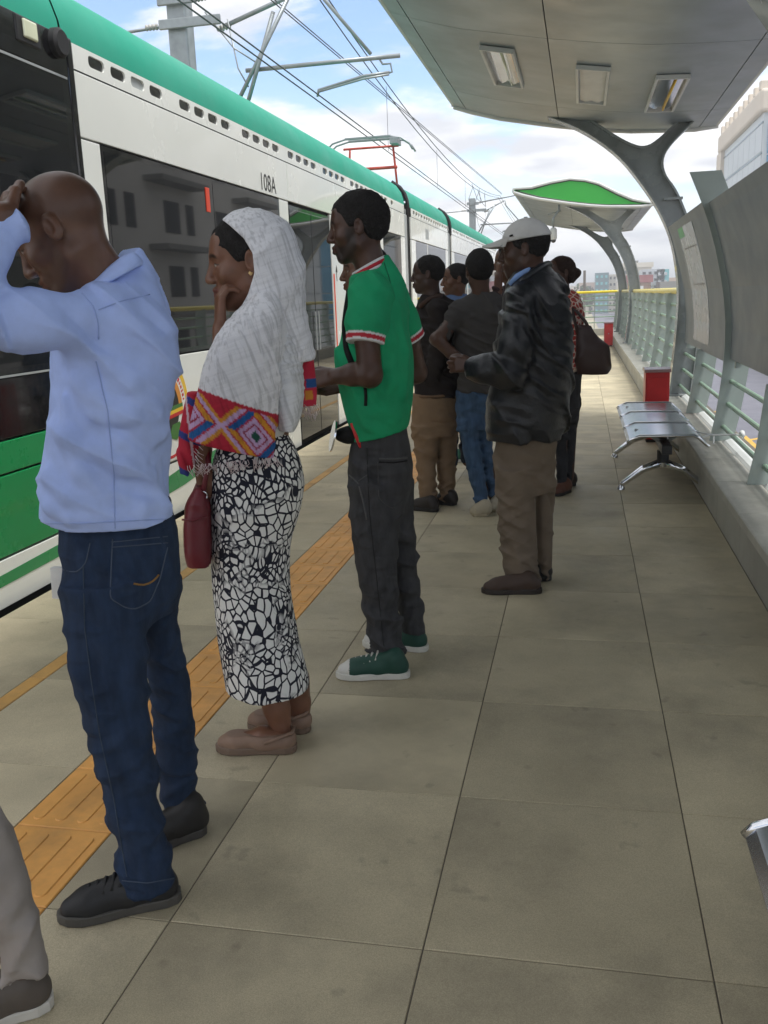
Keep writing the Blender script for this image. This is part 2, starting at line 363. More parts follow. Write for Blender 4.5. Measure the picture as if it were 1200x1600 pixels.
# ------------------------------------------------------------------ canopies
BOT = [(-1.42,3.47),(-1.22,3.40),(-.9,3.31),(-.29,3.19),(.15,3.12),(.5,3.08),(.9,3.06),(1.16,3.05),(1.38,3.06)]
TOP = [(1.38,3.10),(1.0,3.19),(.70,3.33),(.31,3.54),(.05,3.62),(-.27,3.665),(-.66,3.62),(-1.06,3.54),(-1.42,3.54)]
def botz(x): return float(np.interp(x, [p[0] for p in BOT], [p[1] for p in BOT]))
COLP = [(.954,.252),(1.005,.789),(1.029,1.263),(1.007,1.544),(.937,1.896),(.804,2.195),(.614,2.477),(.373,2.779),(-.006,3.06),(-.40,3.222),(.06,3.145),(.329,2.96),(.48,2.872),(.605,2.827),(.72,2.863),(.95,3.065),(1.106,3.062),(.90,2.878),(.795,2.724),(.82,2.557),(.95,2.40),(1.09,2.074),(1.19,1.75),(1.235,1.40),(1.235,1.0),(1.21,.6),(1.17,.252)]
def chaik(L, n=2):
    for _ in range(n):
        Q = [L[0]]
        for a, b in zip(L[:-1], L[1:]): Q += [(a[0]*.75+b[0]*.25, a[1]*.75+b[1]*.25), (a[0]*.25+b[0]*.75, a[1]*.25+b[1]*.75)]
        L = Q+[L[-1]]
    return L
CI, CC, CO = chaik(COLP[:10]), chaik(COLP[10:16]), chaik(COLP[16:])
COLS_ = CI+CC+CO
def canopy(ya, yb, cols, label, lights, joints, wide=1.0):
    t = thing('canopy', label, 'canopy', (0, ya, 0))
    xs = [-1.42,-1.28,-.262,1.20,1.38]
    ys = [ya]+joints+[yb]
    for i in range(4):
        for j in range(len(ys)-1):
            a, b = xs[i]+.004, xs[i+1]-.004
            n = 8; X = [a+(b-a)*k/n for k in range(n+1)]
            poly = [(x, botz(x)) for x in X]+[(x, botz(x)+.02) for x in X[::-1]]
            part('soffit_panel', loc_mb(MB().extr(poly, 'y', ys[j]+.004, ys[j+1]-.004), t), 'soffit', t, smooth=True, ang=35)
    core = [(x, z+.022) for x, z in BOT[1:-1]]+[(x*.985, z-.004) for x, z in TOP[1:-1]]
    part('canopy_core', loc_mb(MB().extr(core, 'y', ya+.05, yb-.05), t), 'seam', t)
    tp = [(x, z) for x, z in TOP]; tp2 = [(x, z-.02) for x, z in TOP[::-1]]
    part('roof_sheet', loc_mb(MB().extr(tp+tp2, 'y', ya+.02, yb-.02), t), 'rim', t, smooth=True, ang=35)
    loop = BOT+TOP
    for yy in (ya, yb):
        part('end_panel', loc_mb(MB().extr([(x*.985, z+(.015 if i < len(BOT) else -.015)) for i, (x, z) in enumerate(loop)], 'y', yy-.012, yy+.012), t), 'cgreen', t)
        part('end_rim', loc_mb(MB().tube([(x, yy, z) for x, z in loop+loop[:1]], .033, 8, False), t), 'rim', t, smooth=True)
        part('end_seal', loc_mb(MB().tube([(x*.965, yy-.014*(1 if yy == ya else -1), z+(.032 if i < len(BOT) else -.032)) for i, (x, z) in enumerate(loop+loop[:1])], .011, 6, False), t), 'black', t)
    for x in (BOT[0], BOT[-1]):
        part('edge_trim', loc_mb(MB().tube([(x[0], ya, x[1]+.03), (x[0], yb, x[1]+.03)], .034, 8), t), 'rim', t, smooth=True, ang=40)
    for cy in cols:
        c = part('column', loc_mb(MB().extr(COLS_, 'y', cy-.05, cy+.05), t), 'column', t)
        fl = MB()
        for off in (-.09, .09):      # welded edge flanges along the inner curve
            pass
        pp = CI
        A = [(x-.012, z) for x, z in pp]; B = [(x+.012, z) for x, z in pp]
        part('flange', loc_mb(MB().extr(A+B[::-1], 'y', cy-.115, cy+.115), t), 'column', c, smooth=True, ang=40)
        pp = CO
        A = [(x-.012, z) for x, z in pp]; B = [(x+.012, z) for x, z in pp]
        part('flange', loc_mb(MB().extr(A+B[::-1], 'y', cy-.115, cy+.115), t), 'column', c, smooth=True, ang=40)
        pp = CC
        A = [(x, z-.014) for x, z in pp]; B = [(x, z+.014) for x, z in pp]
        part('flange', loc_mb(MB().extr(A+B[::-1], 'y', cy-.115, cy+.115), t), 'column', c, smooth=True, ang=40)
        spl = MB().box((.83,cy-.125,2.30),(1.02,cy+.125,2.325)); part('splice_plate', loc_mb(spl, t), 'column', c)
        part('base_plate', loc_mb(MB().bbox((.90,cy-.16,.2505),(1.22,cy+.16,.272)), t), 'column', c)
    return t
JN = [3.2, 7.35, 9.95]
near = canopy(-.8, 11.0, [3.99, 10.65], 'large grey soffit canopy with three recessed lights over the waiting people', True, JN)  # unseen near end lengthened to keep the near floor partly shaded
farc = canopy(20.4, 28.3, [21.4, 27.4], 'smaller looking canopy with bright green end panel farther down the platform', False, [22.9,25.6])
# recessed lights
for i, (x, y0_, y1_) in enumerate(((-.66,7.75,9.05),(.07,8.05,9.45),(.70,8.3,9.75))):
    z = botz(x)-.004; sl_ = (botz(x+.1)-botz(x-.1))/.2
    t = thing('ceiling_light', ['recessed rectangular ceiling light with streaky reflector, nearest the tram', 'frosted rectangular ceiling light in the middle of three', 'recessed rectangular ceiling light with a glint painted yellow on its tube, nearest the railing'][i], 'light', (x, y0_, z), 'ceiling lights in the canopy')
    t.rotation_euler = (0, -math.atan(sl_), 0)
    L = y1_-y0_; w = .135
    fr = MB()
    fr.box((-w,0,-.035),(-w+.022,L,0)); fr.box((w-.022,0,-.035),(w,L,0)); fr.box((-w+.022,0,-.035),(w-.022,.022,0)); fr.box((-w+.022,L-.022,-.035),(w-.022,L,0))
    part('frame', fr, 'rim', t, bevel=.003)
    part('reflector', MB().loft([[(-w+.024,yy,-.006),(-.05,yy,-.022),(0,yy,-.008),(.05,yy,-.022),(w-.024,yy,-.006)] for yy in (.024, L*.33, L*.66, L-.024)], closed=False), 'rim' if i == 1 else 'chrome', t, smooth=True)
    if i != 1:
        part('lamp_tube', MB().tube([(.03,.06,-.024),(.03,L-.06,-.024)], .009, 8), 'lens' if i == 0 else 'dyellow', t, smooth=True)  # yellow paint on the last tube stands in for a glint
# cctv
t = thing('security_camera', 'grey dome security camera hanging under the green ended canopy', 'camera', (-.62,21.2,2.75))
part('bracket', MB().tube([(0,0,.0),(0,0,.22),(.12,0,.38),(.12,0,.56)], .022, 8), 'steel', t, smooth=True)
part('mounting_arm', MB().tube([(-.12,0,.30),(.16,0,.36)], .014, 8), 'steel', t, smooth=True)
part('housing', MB().tube([(0,0,.02),(0,0,-.02),(0,0,-.2),(0,0,-.23)], [.05,.075,.08,.06], 14), 'rim', t, smooth=True, ang=40)
part('dome', MB().tube([(0,0,-.231),(0,0,-.27),(0,0,-.295)], [.062,.05,.02], 14), 'tblack', t, smooth=True)

# ------------------------------------------------------------------ benches and bins
def bench(y, label):
    t = thing('bench', label, 'bench', (.575, y, 0), 'steel platform benches')
    prof = [(-.262,.385),(-.245,.405),(-.18,.432),(.17,.432),(.20,.42),(.26,.365),(.275,.36)]
    for k in range(3):
        a = -.97+k*.655; b = a+.635
        o = part('seat', MB().extr(prof+[(x, z-.004) for x, z in prof[::-1]], 'y', a, b), 'seat', t, smooth=True, ang=25)
        for yy in (a, b):
            part('seat_edge', MB().tube([(x, yy, z-.003) for x, z in prof], .011, 8), 'chrome', o, smooth=True)
    part('beam', MB().box((-.035,-.97,.30),(.035,.97,.36)), 'black', t, bevel=.006)
    for yy in (-.68, .68):
        vb = MB().tube([(-.20,yy,.422),(-.10,yy,.40),(0,yy,.33),(.10,yy,.40),(.20,yy,.41)], .017, 8)
        part('seat_support', vb, 'tgrey', t, smooth=True)
        lg = part('leg', MB().tube([(0,yy,.31),(0,yy,.20),(0,yy,.17)], .034, 12), 'chrome', t, smooth=True, ang=40)
        part('sleeve', MB().tube([(0,yy,.285),(0,yy,.20)], .042, 12), 'black', lg, smooth=True, ang=40)
        for sx in (-1, 1):
            l2 = part('leg', MB().tube([(0,yy,.20),(sx*.14,yy,.145),(sx*.27,yy,.045),(sx*.285,yy,.03)], [.03,.026,.02,.018], 10), 'chrome', t, smooth=True)
            part('foot', MB().tube([(sx*.285,yy,.032),(sx*.285,yy,.014),(sx*.285,yy,0)], [.018,.028,.03], 12), 'chrome', l2, smooth=True, ang=40)
    # safety ties to the railing
    return t
bench(7.40, 'three seat chrome bench in front of the railing, red bin behind it')
bench(.69, 'chrome bench of which only one shiny corner shows on bare floor')
tie = thing('bench_tie', 'thin white strap tying the steel bench to a railing pipe', 'strap', (.84,6.75,.39))
part('strap', MB().tube([(0,0,-.02),(.06,.10,-.02),(.22,-.02,.0),(.268,-.04,-.005)], .007, 6), 'rim', tie, smooth=True)
part('knot', MB().tube([(.26,-.08,-.0),(.255,-.04,.015),(.262,.0,-.0),(.275,.03,-.03)], [.012,.02,.018,.008], 8), 'rim', tie, smooth=True)
part('strap', MB().tube([(-.02,.28,-.02),(.09,.10,-.02),(.07,-.04,-.06)], .006, 6), 'rim', tie, smooth=True)
def bin_(x, y, w, h, label):
    t = thing('litter_bin', label, 'bin', (x, y, 0), 'red litter bins')
    part('body', MB().box((-w/2,-.14,.03),(w/2,.14,h-.04)), 'red', t, bevel=.006)
    part('lid', MB().extr([(-.15,h-.04),(-.15,h-.012),(0,h),(.15,h-.012),(.15,h-.04)], 'x', -w/2-.012, w/2+.012), 'binlid', t, bevel=.004)
    part('plinth', MB().box((-w/2+.02,-.12,0),(w/2-.02,.12,.03)), 'black', t)
    part('door', MB().box((-w/2+.015,-.146,.06),(w/2-.015,-.14,h-.09)), 'red', t, bevel=.003)
    part('lock', MB().box((-.012,-.152,h*.5),(.012,-.146,h*.5+.03)), 'steel', t)
bin_(.69, 9.0, .215, .69, 'red metal litter bin standing just behind the chrome bench')
bin_(.68, 24.8, .22, .62, 'red metal litter bin at the foot of the far green canopy column')
# ------------------------------------------------------------------ tram
TX = -2.75
tram = thing('tram', 'long white tram with teal roof, dark windows and green stripes stopped at the platform', 'tram', (-4.05, 5, -.6))
def tp(name, mb, m_, parent=None, **kw): return part(name, loc_mb(mb, tram), m_, parent or tram, **kw)
ROOF = [(-2.752,2.832),(-2.762,2.92),(-2.795,3.02),(-2.87,3.125),(-3.0,3.215),(-3.2,3.30),(-3.5,3.375),(-4.05,3.40)]
ROOFM = ROOF+[(-8.1-x, z) for x, z in ROOF[-2::-1]]
def roofseg(ya, yb, m_='teal', nose=0):
    rings = []
    n = 10 if nose else 1
    for i in range(n+1):
        y = ya+(yb-ya)*i/n
        s = 0 if not nose else max(0, 1-(y-ya)/nose)**2
        rings.append([(-4.05+(x+4.05)*(1-.35*s), y, z-s*(z-2.4)*.75) for x, z in ROOFM])
    mb = MB().loft(rings, closed=False); return tp('roof', mb, m_, smooth=True, ang=60)
roofseg(4.95, 14.98); roofseg(15.42, 19.95); roofseg(20.40, 31.5)
roofseg(2.0, 4.93, 'teal', 1.8)
# body core (dark), floor to roof
for a, b in ((3.7,14.9),(15.5,19.9),(20.5,31.3)):
    tp('body_core', MB().box((-5.33,a,-.1),(-2.80,b,2.84)), 'bellows')
def panel(y0, y1, z0, z1, m_='twhite', nm='side_panel', x=TX, th=.03, bev=.004, parent=None):
    return tp(nm, MB().box((x-th,y0+.003,z0+.003),(x,y1-.003,z1-.003)), m_, parent, bevel=bev)
def slotband(y0, y1, slots, z0=2.70, z1=2.832, h=.062):
    mb = MB(); zc = (z0+z1)/2+.012; edges = [y0]
    for (a, b) in slots: edges.append(((a+b)/2))
    cells = []
    for i, (a, b) in enumerate(slots):
        l = y0 if i == 0 else (slots[i-1][1]+a)/2; r_ = y1 if i == len(slots)-1 else (b+slots[i+1][0])/2
        cells.append((l, r_, a, b))
    for l, r_, a, b in cells:
        hole = []; rad = h*.42; cy, hy = (a+b)/2, (b-a)/2
        for q in range(4):
            for t_ in range(4):
                an = math.pi/2*q+math.pi/2*t_/3
                sx = 1 if q in (0, 3) else -1; sz = 1 if q in (0, 1) else -1
                hole.append((cy+sx*(hy-rad)+rad*math.cos(an), zc+sz*(h/2-rad)+rad*math.sin(an)))
        outer = []
        for i, (u, v) in enumerate(hole):
            q = i//4; sx = 1 if q in (0, 3) else -1; sz = 1 if q in (0, 1) else -1; t_ = i % 4
            cyx = r_ if sx > 0 else l; cz = z1 if sz > 0 else z0
            first = (t_ < 2)
            # corner fan: half of the arc points go to each side of the corner
            if q in (0, 2): outer.append((cyx, v) if t_ == 0 else (u, cz) if t_ == 3 else (cyx, cz))
            else: outer.append((u, cz) if t_ == 0 else (cyx, v) if t_ == 3 else (cyx, cz))
        n = 16
        vs = [(TX, u, v) for u, v in outer]+[(TX, u, v) for u, v in hole]+[(TX-.012, u, v) for u, v in hole]
        fs = [(k, (k+1) % n, n+(k+1) % n, n+k) for k in range(n)]+[(n+k, n+(k+1) % n, 2*n+(k+1) % n, 2*n+k) for k in range(n)]
        mb.add(vs, fs)
    o = tp('vent_band', mb, 'twhite')
    for i, (a, b) in enumerate(slots):
        tp('vent_slot', MB().box((TX-.03, a-.01, zc-h/2-.005),(TX-.0115, b+.01, zc+h/2+.005)), 'tgrey' if i == 2 else 'tblack', o)
def groups(y, n, per, w, gap, ggap):
    out_ = []
    for k in range(n):
        for j in range(per): out_.append((y, y+w)); y += w+gap
        y += ggap
    return out_
slotband(5.04, 14.95, groups(5.21, 8, 4, .185, .075, .20)[:29])
slotband(15.55, 19.9, groups(15.75, 4, 4, .185, .075, .06))
slotband(20.5, 31.3, groups(20.7, 9, 4, .185, .075, .15))
# module 1 upper panels and window band
panel(5.04, 8.865, 2.345, 2.695); panel(8.87, 14.95, 2.345, 2.695)
panel(5.04, 5.25, 1.07, 2.34); panel(8.58, 8.85, -.01, 2.34)
def window(y0, y1, z0=1.085, z1=2.335, divs=()):
    w = tp('window', MB().box((TX-.02,y0+.004,z0),(TX-.003,y1-.004,z1)), 'tblack')
    ys = [y0+.035]+list(divs)+[y1-.035]
    for a, b in zip(ys[:-1], ys[1:]): tp('pane', MB().box((TX-.004,a+.006,z0+.03),(TX-.001,b-.006,z1-.03)), 'glass', w)
    return w
window(5.25, 8.58, divs=(6.95,))
def door(y0, y1):
    d = tp('door', MB().box((TX-.035,y0,-.02),(TX-.012,y1,2.315)), 'tblack', None)
    mid = (y0+y1)/2
    for a, b in ((y0+.03, mid-.008), (mid+.008, y1-.03)):
        tp('door_leaf', MB().box((TX-.013,a,.03),(TX-.004,b,2.28)), 'glass', d, bevel=.004)
        tp('handle', MB().tube([(TX+.012,(a if a > mid else b)+(.05 if a > mid else -.05),.9),(TX+.012,(a if a > mid else b)+(.05 if a > mid else -.05),1.3)], .008, 8), 'tgrey', d)
    return d
door(8.86, 10.38)
panel(10.38, 11.0, -.01, 2.34); window(11.0, 13.0, divs=(12.0,)); panel(13.0, 13.25, -.01, 2.34); window(13.25, 14.62); panel(14.62, 14.95, -.01, 2.34)
panel(11.0, 13.0, -.01, 1.08); panel(13.25, 14.62, -.01, 1.08)
panel(5.04, 8.58, .36, 1.075); panel(5.04, 8.58, -.01, .355)
# modules 2 and 3
for (a, b, wins, doors) in ((15.55,19.9,((15.95,17.2),(17.25,19.55)),()), (20.5,31.3,((20.9,23.2),(25.2,28.0),(28.2,30.8)),((23.4,25.0),))):
    panel(a, b, 2.345, 2.695)
    edges = [a]
    for (w0, w1) in wins: window(w0, w1); panel(w0, w1, -.01, 1.08)
    for (d0, d1) in doors: door(d0, d1)
    spans = sorted(list(wins)+list(doors)); cur = a
    for (s0, s1) in spans:
        if s0-cur > .01: panel(cur, s0, -.01, 2.34)
        cur = s1
    if b-cur > .01: panel(cur, b, -.01, 2.34)
# gangways between the modules
for y in (15.2, 20.18):
    gw = tp('gangway', MB().box((-5.2,y-.24,-.05),(-2.84,y+.24,2.9)), 'bellows')
    for s_ in (-.19, -.10, 0, .10, .19): tp('fold', MB().box((-2.845,y+s_-.02,0),(-2.80,y+s_+.02,2.8)), 'tgrey', gw)
    gsk = [(x+.035, z+.015) for x, z in ROOF[:5]]
    tp('gasket', MB().tube([(TX+.005,y+.02,2.66)]+[(x-.015, y-.02, z-.02) for x, z in gsk], .03, 8), 'rubber', gw, smooth=True)
    tp('cover_strip', MB().box((-2.83,y-.24,0),(-2.745,y-.04,2.70)), 'tgrey', gw, bevel=.02)
    tp('seal', MB().box((-2.83,y-.01,0),(-2.735,y+.03,2.70)), 'dyellow' if 0 else 'bellows', gw)
# cab
panel(3.7, 5.03, 2.64, 2.85, 'tblack', 'cab_fascia'); panel(3.7, 5.03, .80, 1.095, 'tblack', 'cab_panel')
cw = panel(3.7, 4.97, 1.10, 2.635, 'tblack', 'cab_window')
tp('pane', MB().box((TX-.002,3.75,1.14),(TX+.001,4.90,2.60)), 'glass', cw)
panel(4.97, 5.035, .80, 2.85, 'tblack', 'cab_pillar', TX+.006, .03, .008)
tp('trim_line', MB().box((TX-.001,3.7,2.625),(TX+.004,4.95,2.637)), 'tgrey', cw)
tp('trim_line', MB().box((TX-.001,3.7,1.095),(TX+.004,4.97,1.105)), 'tgrey', cw)
panel(3.7, 5.03, .635, .795, 'tgreen', 'lower_panel'); panel(3.7, 5.03, .235, .63, 'tgreen', 'lower_panel'); panel(3.7, 5.03, -.01, .23, 'twhite', 'skirt')
# cab nose behind the visible part
rings = []
for i in range(9):
    y = 3.7-1.7*i/8; s = (i/8)**2
    rings.append([(-4.05+(x+4.05)*(1-.45*s), y, z-(z-1.0)*.35*s) for x, z in [(-2.75,-.05),(-2.75,.8),(-2.75,1.5),(-2.75,2.3),(-2.76,2.84),(-3.2,3.0),(-4.9,3.0),(-5.34,2.84),(-5.35,1.5),(-5.35,-.05)]])
tp('nose', MB().loft(rings), 'tblack', smooth=True, ang=50)
hl = tp('headlight', MB().box((TX-.01,4.50,2.715),(TX+.008,4.72,2.845)), 'black', bevel=.012)
tp('lens', MB().box((TX+.004,4.555,2.742),(TX+.022,4.675,2.832)), 'lens', hl, bevel=.014)
tp('round_lamp', MB().tube([(TX-.01,4.875,2.79),(TX+.03,4.875,2.79),(TX+.045,4.875,2.79)], [.075,.075,.06], 20), 'rubber', smooth=True, ang=40)
# green stripes and decals on the white skirt
def decal(name, poly, m_, off=.002, parent=None):
    return tp(name, MB().extr(poly, 'x', TX+off-.0012, TX+off), m_, parent)
decal('stripe', [(3.71,.10),(5.04,.125),(6.0,.17),(7.4,.30),(7.4,.345),(6.0,.30),(5.04,.20),(3.71,.155)], 'tgreen')
EC = (5.83,.73)
def disc(r_, off, m_, nm, a0=0, a1=360, r0=0):
    n = 40; A = [R(a0+(a1-a0)*k/n) for k in range(n+1)]
    P_ = [(EC[0]+r_*math.cos(a), EC[1]+r_*math.sin(a)) for a in A]
    if r0: P_ += [(EC[0]+r0*math.cos(a), EC[1]+r0*math.sin(a)) for a in A[::-1]]
    elif a1-a0 == 360: P_ = P_[:-1]
    return decal(nm, P_, m_, off, emb)
emb = decal('emblem', [(EC[0]+.36*math.cos(R(k*9)), EC[1]+.36*math.sin(R(k*9))) for k in range(40)], 'dwhite')
disc(.345, .0034, 'dyellow', 'emblem_ring', 5, 175, .30); disc(.345, .0034, 'dred', 'emblem_ring', 185, 355, .325)
disc(.235, .0034, 'dorange', 'emblem_ring', 0, 180, .18); disc(.18, .0036, 'print', 'emblem_disc', 0, 360)
decal('emblem_flag', [(EC[0]-.05,EC[1]-.03),(EC[0]+.24,EC[1]-.01),(EC[0]+.24,EC[1]+.015),(EC[0]-.05,EC[1]+.0)], 'dgreen', .0048, emb)
decal('emblem_flag', [(EC[0]-.05,EC[1]-.055),(EC[0]+.24,EC[1]-.035),(EC[0]+.24,EC[1]-.0105),(EC[0]-.05,EC[1]-.0305)], 'dyellow', .0048, emb)
decal('emblem_flag', [(EC[0]-.05,EC[1]-.08),(EC[0]+.24,EC[1]-.06),(EC[0]+.24,EC[1]-.0355),(EC[0]-.05,EC[1]-.0555)], 'dred', .0048, emb)
decal('emblem_leaf', [(EC[0]-.02,EC[1]-.20),(EC[0]+.10,EC[1]-.23),(EC[0]+.20,EC[1]-.17),(EC[0]+.17,EC[1]-.11),(EC[0]+.05,EC[1]-.12)], 'dgreen', .0048, emb)
lt = MB()
for k in range(26):
    a = R(8+k*6.5)
    if k in (7, 8, 15): continue
    c, s_ = math.cos(a), math.sin(a); ln = .022+.012*((k*7) % 3)/2; wd = .006+.004*(k % 2)
    p = [(EC[0]+(.268+u)*c-v*s_, EC[1]+(.268+u)*s_+v*c) for u, v in ((-ln/2,-wd),(ln/2,-wd),(ln/2,wd),(-ln/2,wd))]
    lt.extr(p, 'x', TX+.0023, TX+.0036)
tp('emblem_lettering', lt, 'dred', emb)
tp('seam_line', MB().box((TX-.003,5.04,.352),(TX+.0005,8.58,.3585)), 'seam')
def text(body, y, z, size, m_, sx=1.0):
    cu = bpy.data.curves.new('t', 'FONT'); cu.body = body; cu.size = size; cu.extrude = .0006; cu.resolution_u = 4
    o = bpy.data.objects.new('t', cu); COL.objects.link(o)
    dg = bpy.context.evaluated_depsgraph_get(); me = bpy.data.meshes.new_from_object(o.evaluated_get(dg)); bpy.data.objects.remove(o)
    M3 = Matrix(((0,0,1,TX+.0015),(sx,0,0,y),(0,1,0,z),(0,0,0,1))); me.transform(M3); me.transform(Matrix.Translation(-tram.location))
    return link('fleet_number', me, m_, tram)
text('108A', 8.06, 2.375, .205, 'print', 1.0)
decal('arrow', [(10.55,1.62),(10.57,1.62),(10.57,1.72),(10.60,1.72),(10.56,1.80),(10.52,1.72),(10.55,1.72)], 'print')
decal('door_edge_strip', [(10.41,.5),(10.46,.5),(10.46,1.7),(10.41,1.7)], 'orange', .003)
tp('emergency_hammer', MB().box((TX-.002,6.80,2.085),(TX+.006,6.87,2.26)), 'orange', bevel=.003)
tp('notice_decal', MB().box((TX-.001,17.0,2.42),(TX+.002,17.35,2.60)), 'tgrey')
# pantograph
pg = tp('pantograph', MB().tube([(-4.55,18.7,3.9),(-3.55,18.7,3.9)], .03, 8), 'panred', smooth=True)
tp('lower_arm', MB().tube([(-3.55,18.7,3.42),(-3.62,18.7,4.30)], .022, 8), 'panred', pg, smooth=True); tp('lower_arm', MB().tube([(-4.55,18.7,3.42),(-4.48,18.7,4.30)], .022, 8), 'panred', pg, smooth=True)
tp('cross_arm', MB().tube([(-4.6,18.65,4.28),(-3.50,18.65,4.28)], .022, 8), 'panred', pg, smooth=True)
for yy in (18.4, 18.7):
    tp('collector_bow', MB().tube([(-4.95,yy,4.20),(-4.75,yy,4.36),(-4.5,yy,4.42),(-3.6,yy,4.42),(-3.4,yy,4.38),(-3.25,yy,4.28),(-3.18,yy,4.16)], .018, 8), 'steel', pg, smooth=True)
tp('spring_box', MB().box((-3.62,18.35,4.28),(-3.46,18.72,4.40)), 'steel', pg, bevel=.01)
for yy in (18.4, 18.7): tp('collector_strip', MB().box((-4.5,yy-.02,4.42),(-3.6,yy+.02,4.445)), 'steel', pg)

# ------------------------------------------------------------------ overhead line
def insul(mb, p, d, n=4, r_=.05):
    p = Vector(p); d = Vector(d).normalized(); pts = []; rs = []
    for k in range(n):
        for (s_, q) in ((0,.022),(.012,r_),(.032,r_*.9),(.045,.022)): pts.append(p+d*(k*.055+s_)); rs.append(q)
    return mb.tube(pts, rs, 12)
def mast(x, y, label, arms=True, top=8.6):
    t = thing('overhead_line_mast', label, 'mast', (x, y, -.75), 'overhead line masts')
    def mp(name, mb, m_, parent=None, **kw): return part(name, loc_mb(mb, t), m_, parent or t, **kw)
    mp('pole', MB().box((x-.16,y-.16,-.75),(x+.16,y+.16,top)), 'steel', bevel=.03)
    for z in (5.68, 6.02): mp('bracket', MB().box((x-.26,y-.26,z-.07),(x+.75 if z < 6 else x+.35,y-.20,z+.07)), 'steel', bevel=.01)
    a = mp('cantilever_tube', MB().tube([(x+.25,y,6.06),(-3.2,y,6.35)], .035, 10), 'steel', smooth=True)
    mp('insulator', insul(MB(), (x+.25,y-.0,6.06), (1,0,.08)), 'porcelain', a, smooth=True)
    b = mp('cantilever_tube', MB().tube([(x+.6,y,5.6),(-3.95,y,6.1)], .035, 10), 'steel', smooth=True)
    mp('insulator', insul(MB(), (x+.62,y,5.6), (1,0,.2)), 'porcelain', b, smooth=True)
    mp('insulator', insul(MB(), (x-.55,y-.1,5.7), (1,0,0)), 'porcelain', smooth=True)
    mp('tie_rod', MB().tube([(x-1.4,y-.1,5.64),(x-.2,y-.1,5.7)], .025, 8), 'steel', smooth=True)
    for (p, q) in (((-5.48,4.3),(-4.40,5.95)), ((-5.25,4.3),(-4.67,5.75))):
        mp('brace', MB().tube([(p[0],y-.06,p[1]),(q[0],y-.06,q[1])], .033, 10), 'steel', smooth=True)
    mp('stay', MB().tube([(-5.78,y-.05,5.85),(-5.35,y-.05,5.3),(-4.98,y-.05,5.05)], .012, 8), 'steel', smooth=True)
    mp('stay', MB().tube([(-5.42,y-.05,5.72),(-5.3,y-.05,5.0),(-5.15,y-.05,4.72)], .012, 8), 'steel', smooth=True)
    c = mp('registration_tube', MB().tube([(-5.19,y,4.97),(-2.73,y,4.98)], .034, 10), 'steel', smooth=True)
    mp('drop_bracket', MB().tube([(-3.06,y,4.97),(-3.0,y,4.88),(-2.88,y,4.88),(-2.86,y,4.76),(-2.95,y,4.74)], .016, 8), 'steel', c, smooth=True)
    mp('steady_arm', MB().tube([(-2.9,y,4.76),(-3.3,y,4.74),(-4.03,y,4.60),(-4.05,y,4.50)], .022, 8), 'steel', c, smooth=True)
    mp('steady_arm', MB().tube([(-2.9,y-.04,4.72),(-3.3,y-.04,4.69),(-4.03,y-.04,4.56)], .016, 8), 'steel', c, smooth=True)
    mp('hanger_tube', MB().tube([(-3.9,y,6.1),(-3.87,y,5.86),(-3.18,y,5.04)], .028, 10), 'steel', smooth=True)
    return t
mast(-6.22, 14.9, 'grey steel overhead line mast with insulators rising behind the tram roof')
mast(-5.6, 50.0, 'small distant overhead line mast beyond the tram end', top=6.3)
wl = [('twin contact wire', [(-4.0,-10,4.50),(-4.0,14.9,4.50),(-4.0,48,4.45),(-4.0,90,4.45)]), ('twin contact wire', [(-4.1,-10,4.48),(-4.1,14.9,4.48),(-4.1,48,4.43),(-4.1,90,4.43)])]
for _, p in wl: tag(part('contact_wire', MB().tube(p, .010, 6), 'wire'), 'lower overhead contact wire running just above the tram pantograph', 'wire', 'overhead wires')
def sag(x, y0, y1, z, s_, n=14): return [(x, y0+(y1-y0)*k/n, z-s_*4*(k/n)*(1-k/n)) for k in range(n+1)]
for x, z in ((-4.0,6.15),(-4.09,6.08)):
    tag(part('messenger_wire', MB().tube(sag(x,-20,14.9,z,.6)+sag(x,14.9,48,z,.75)[1:]+sag(x,48,90,z,.6)[1:], .010, 6), 'wire'), 'upper sagging messenger wire above the tram', 'wire', 'overhead wires')
for x, z in ((-4.6,6.35),(-4.7,6.30)):
    tag(part('feeder_wire', MB().tube([(-4.6,-10,z-.9),(-4.62,14.9,z-.45),(-3.9,48,z-.1)], .009, 6), 'wire'), 'feeder wire crossing the messenger wires at a slant', 'wire', 'overhead wires')
tag(part('feeder_wire', MB().tube([(-7.6,5,5.1),(-7.6,90,5.0)], .010, 6), 'wire'), 'low wire of the second track skimming the tram roof', 'wire')
for y, x in ((20.4,-4.05),(27.4,-4.05),(34,-4.05),(41,-4.05)):
    f = (y-14.9)/33.1; zt = 6.15-.75*4*f*(1-f)
    tag(part('dropper_wire', MB().tube([(x,y,4.46),(x,y,zt)], .005, 6), 'wire'), 'thin vertical dropper wire linking messenger and contact wires', 'wire', 'dropper wires')
for y in (36.5, 38.5):
    tag(part('jumper_wire', MB().tube([(-4.05,y,5.4),(-4.15,y-.6,4.9),(-4.05,y-1.0,4.46)], .009, 6), 'wire'), 'slack slanting jumper wire near the distant mast', 'wire', 'jumper wires')
    tag(part('jumper_wire', MB().tube([(-4.05,y-.4,5.45),(-3.9,y,4.95),(-3.85,y+.8,4.9),(-3.95,y+1.2,5.45)], .009, 6), 'wire'), 'looped jumper wire hanging near the distant mast', 'wire', 'looped jumper wires')

# ------------------------------------------------------------------ buildings
def winbox(t, rects, axis, face, m_='wdark', dep=.12, fr='rim'):
    for (u0, u1, z0, z1) in rects:
        if axis == 'x': lo, hi = (face-dep, u0, z0), (face+dep*.3, u1, z1)
        else: lo, hi = (u0, face-dep*.3, z0), (u1, face+dep, z1)
        w = part('window', loc_mb(MB().box(lo, hi), t), m_, t)
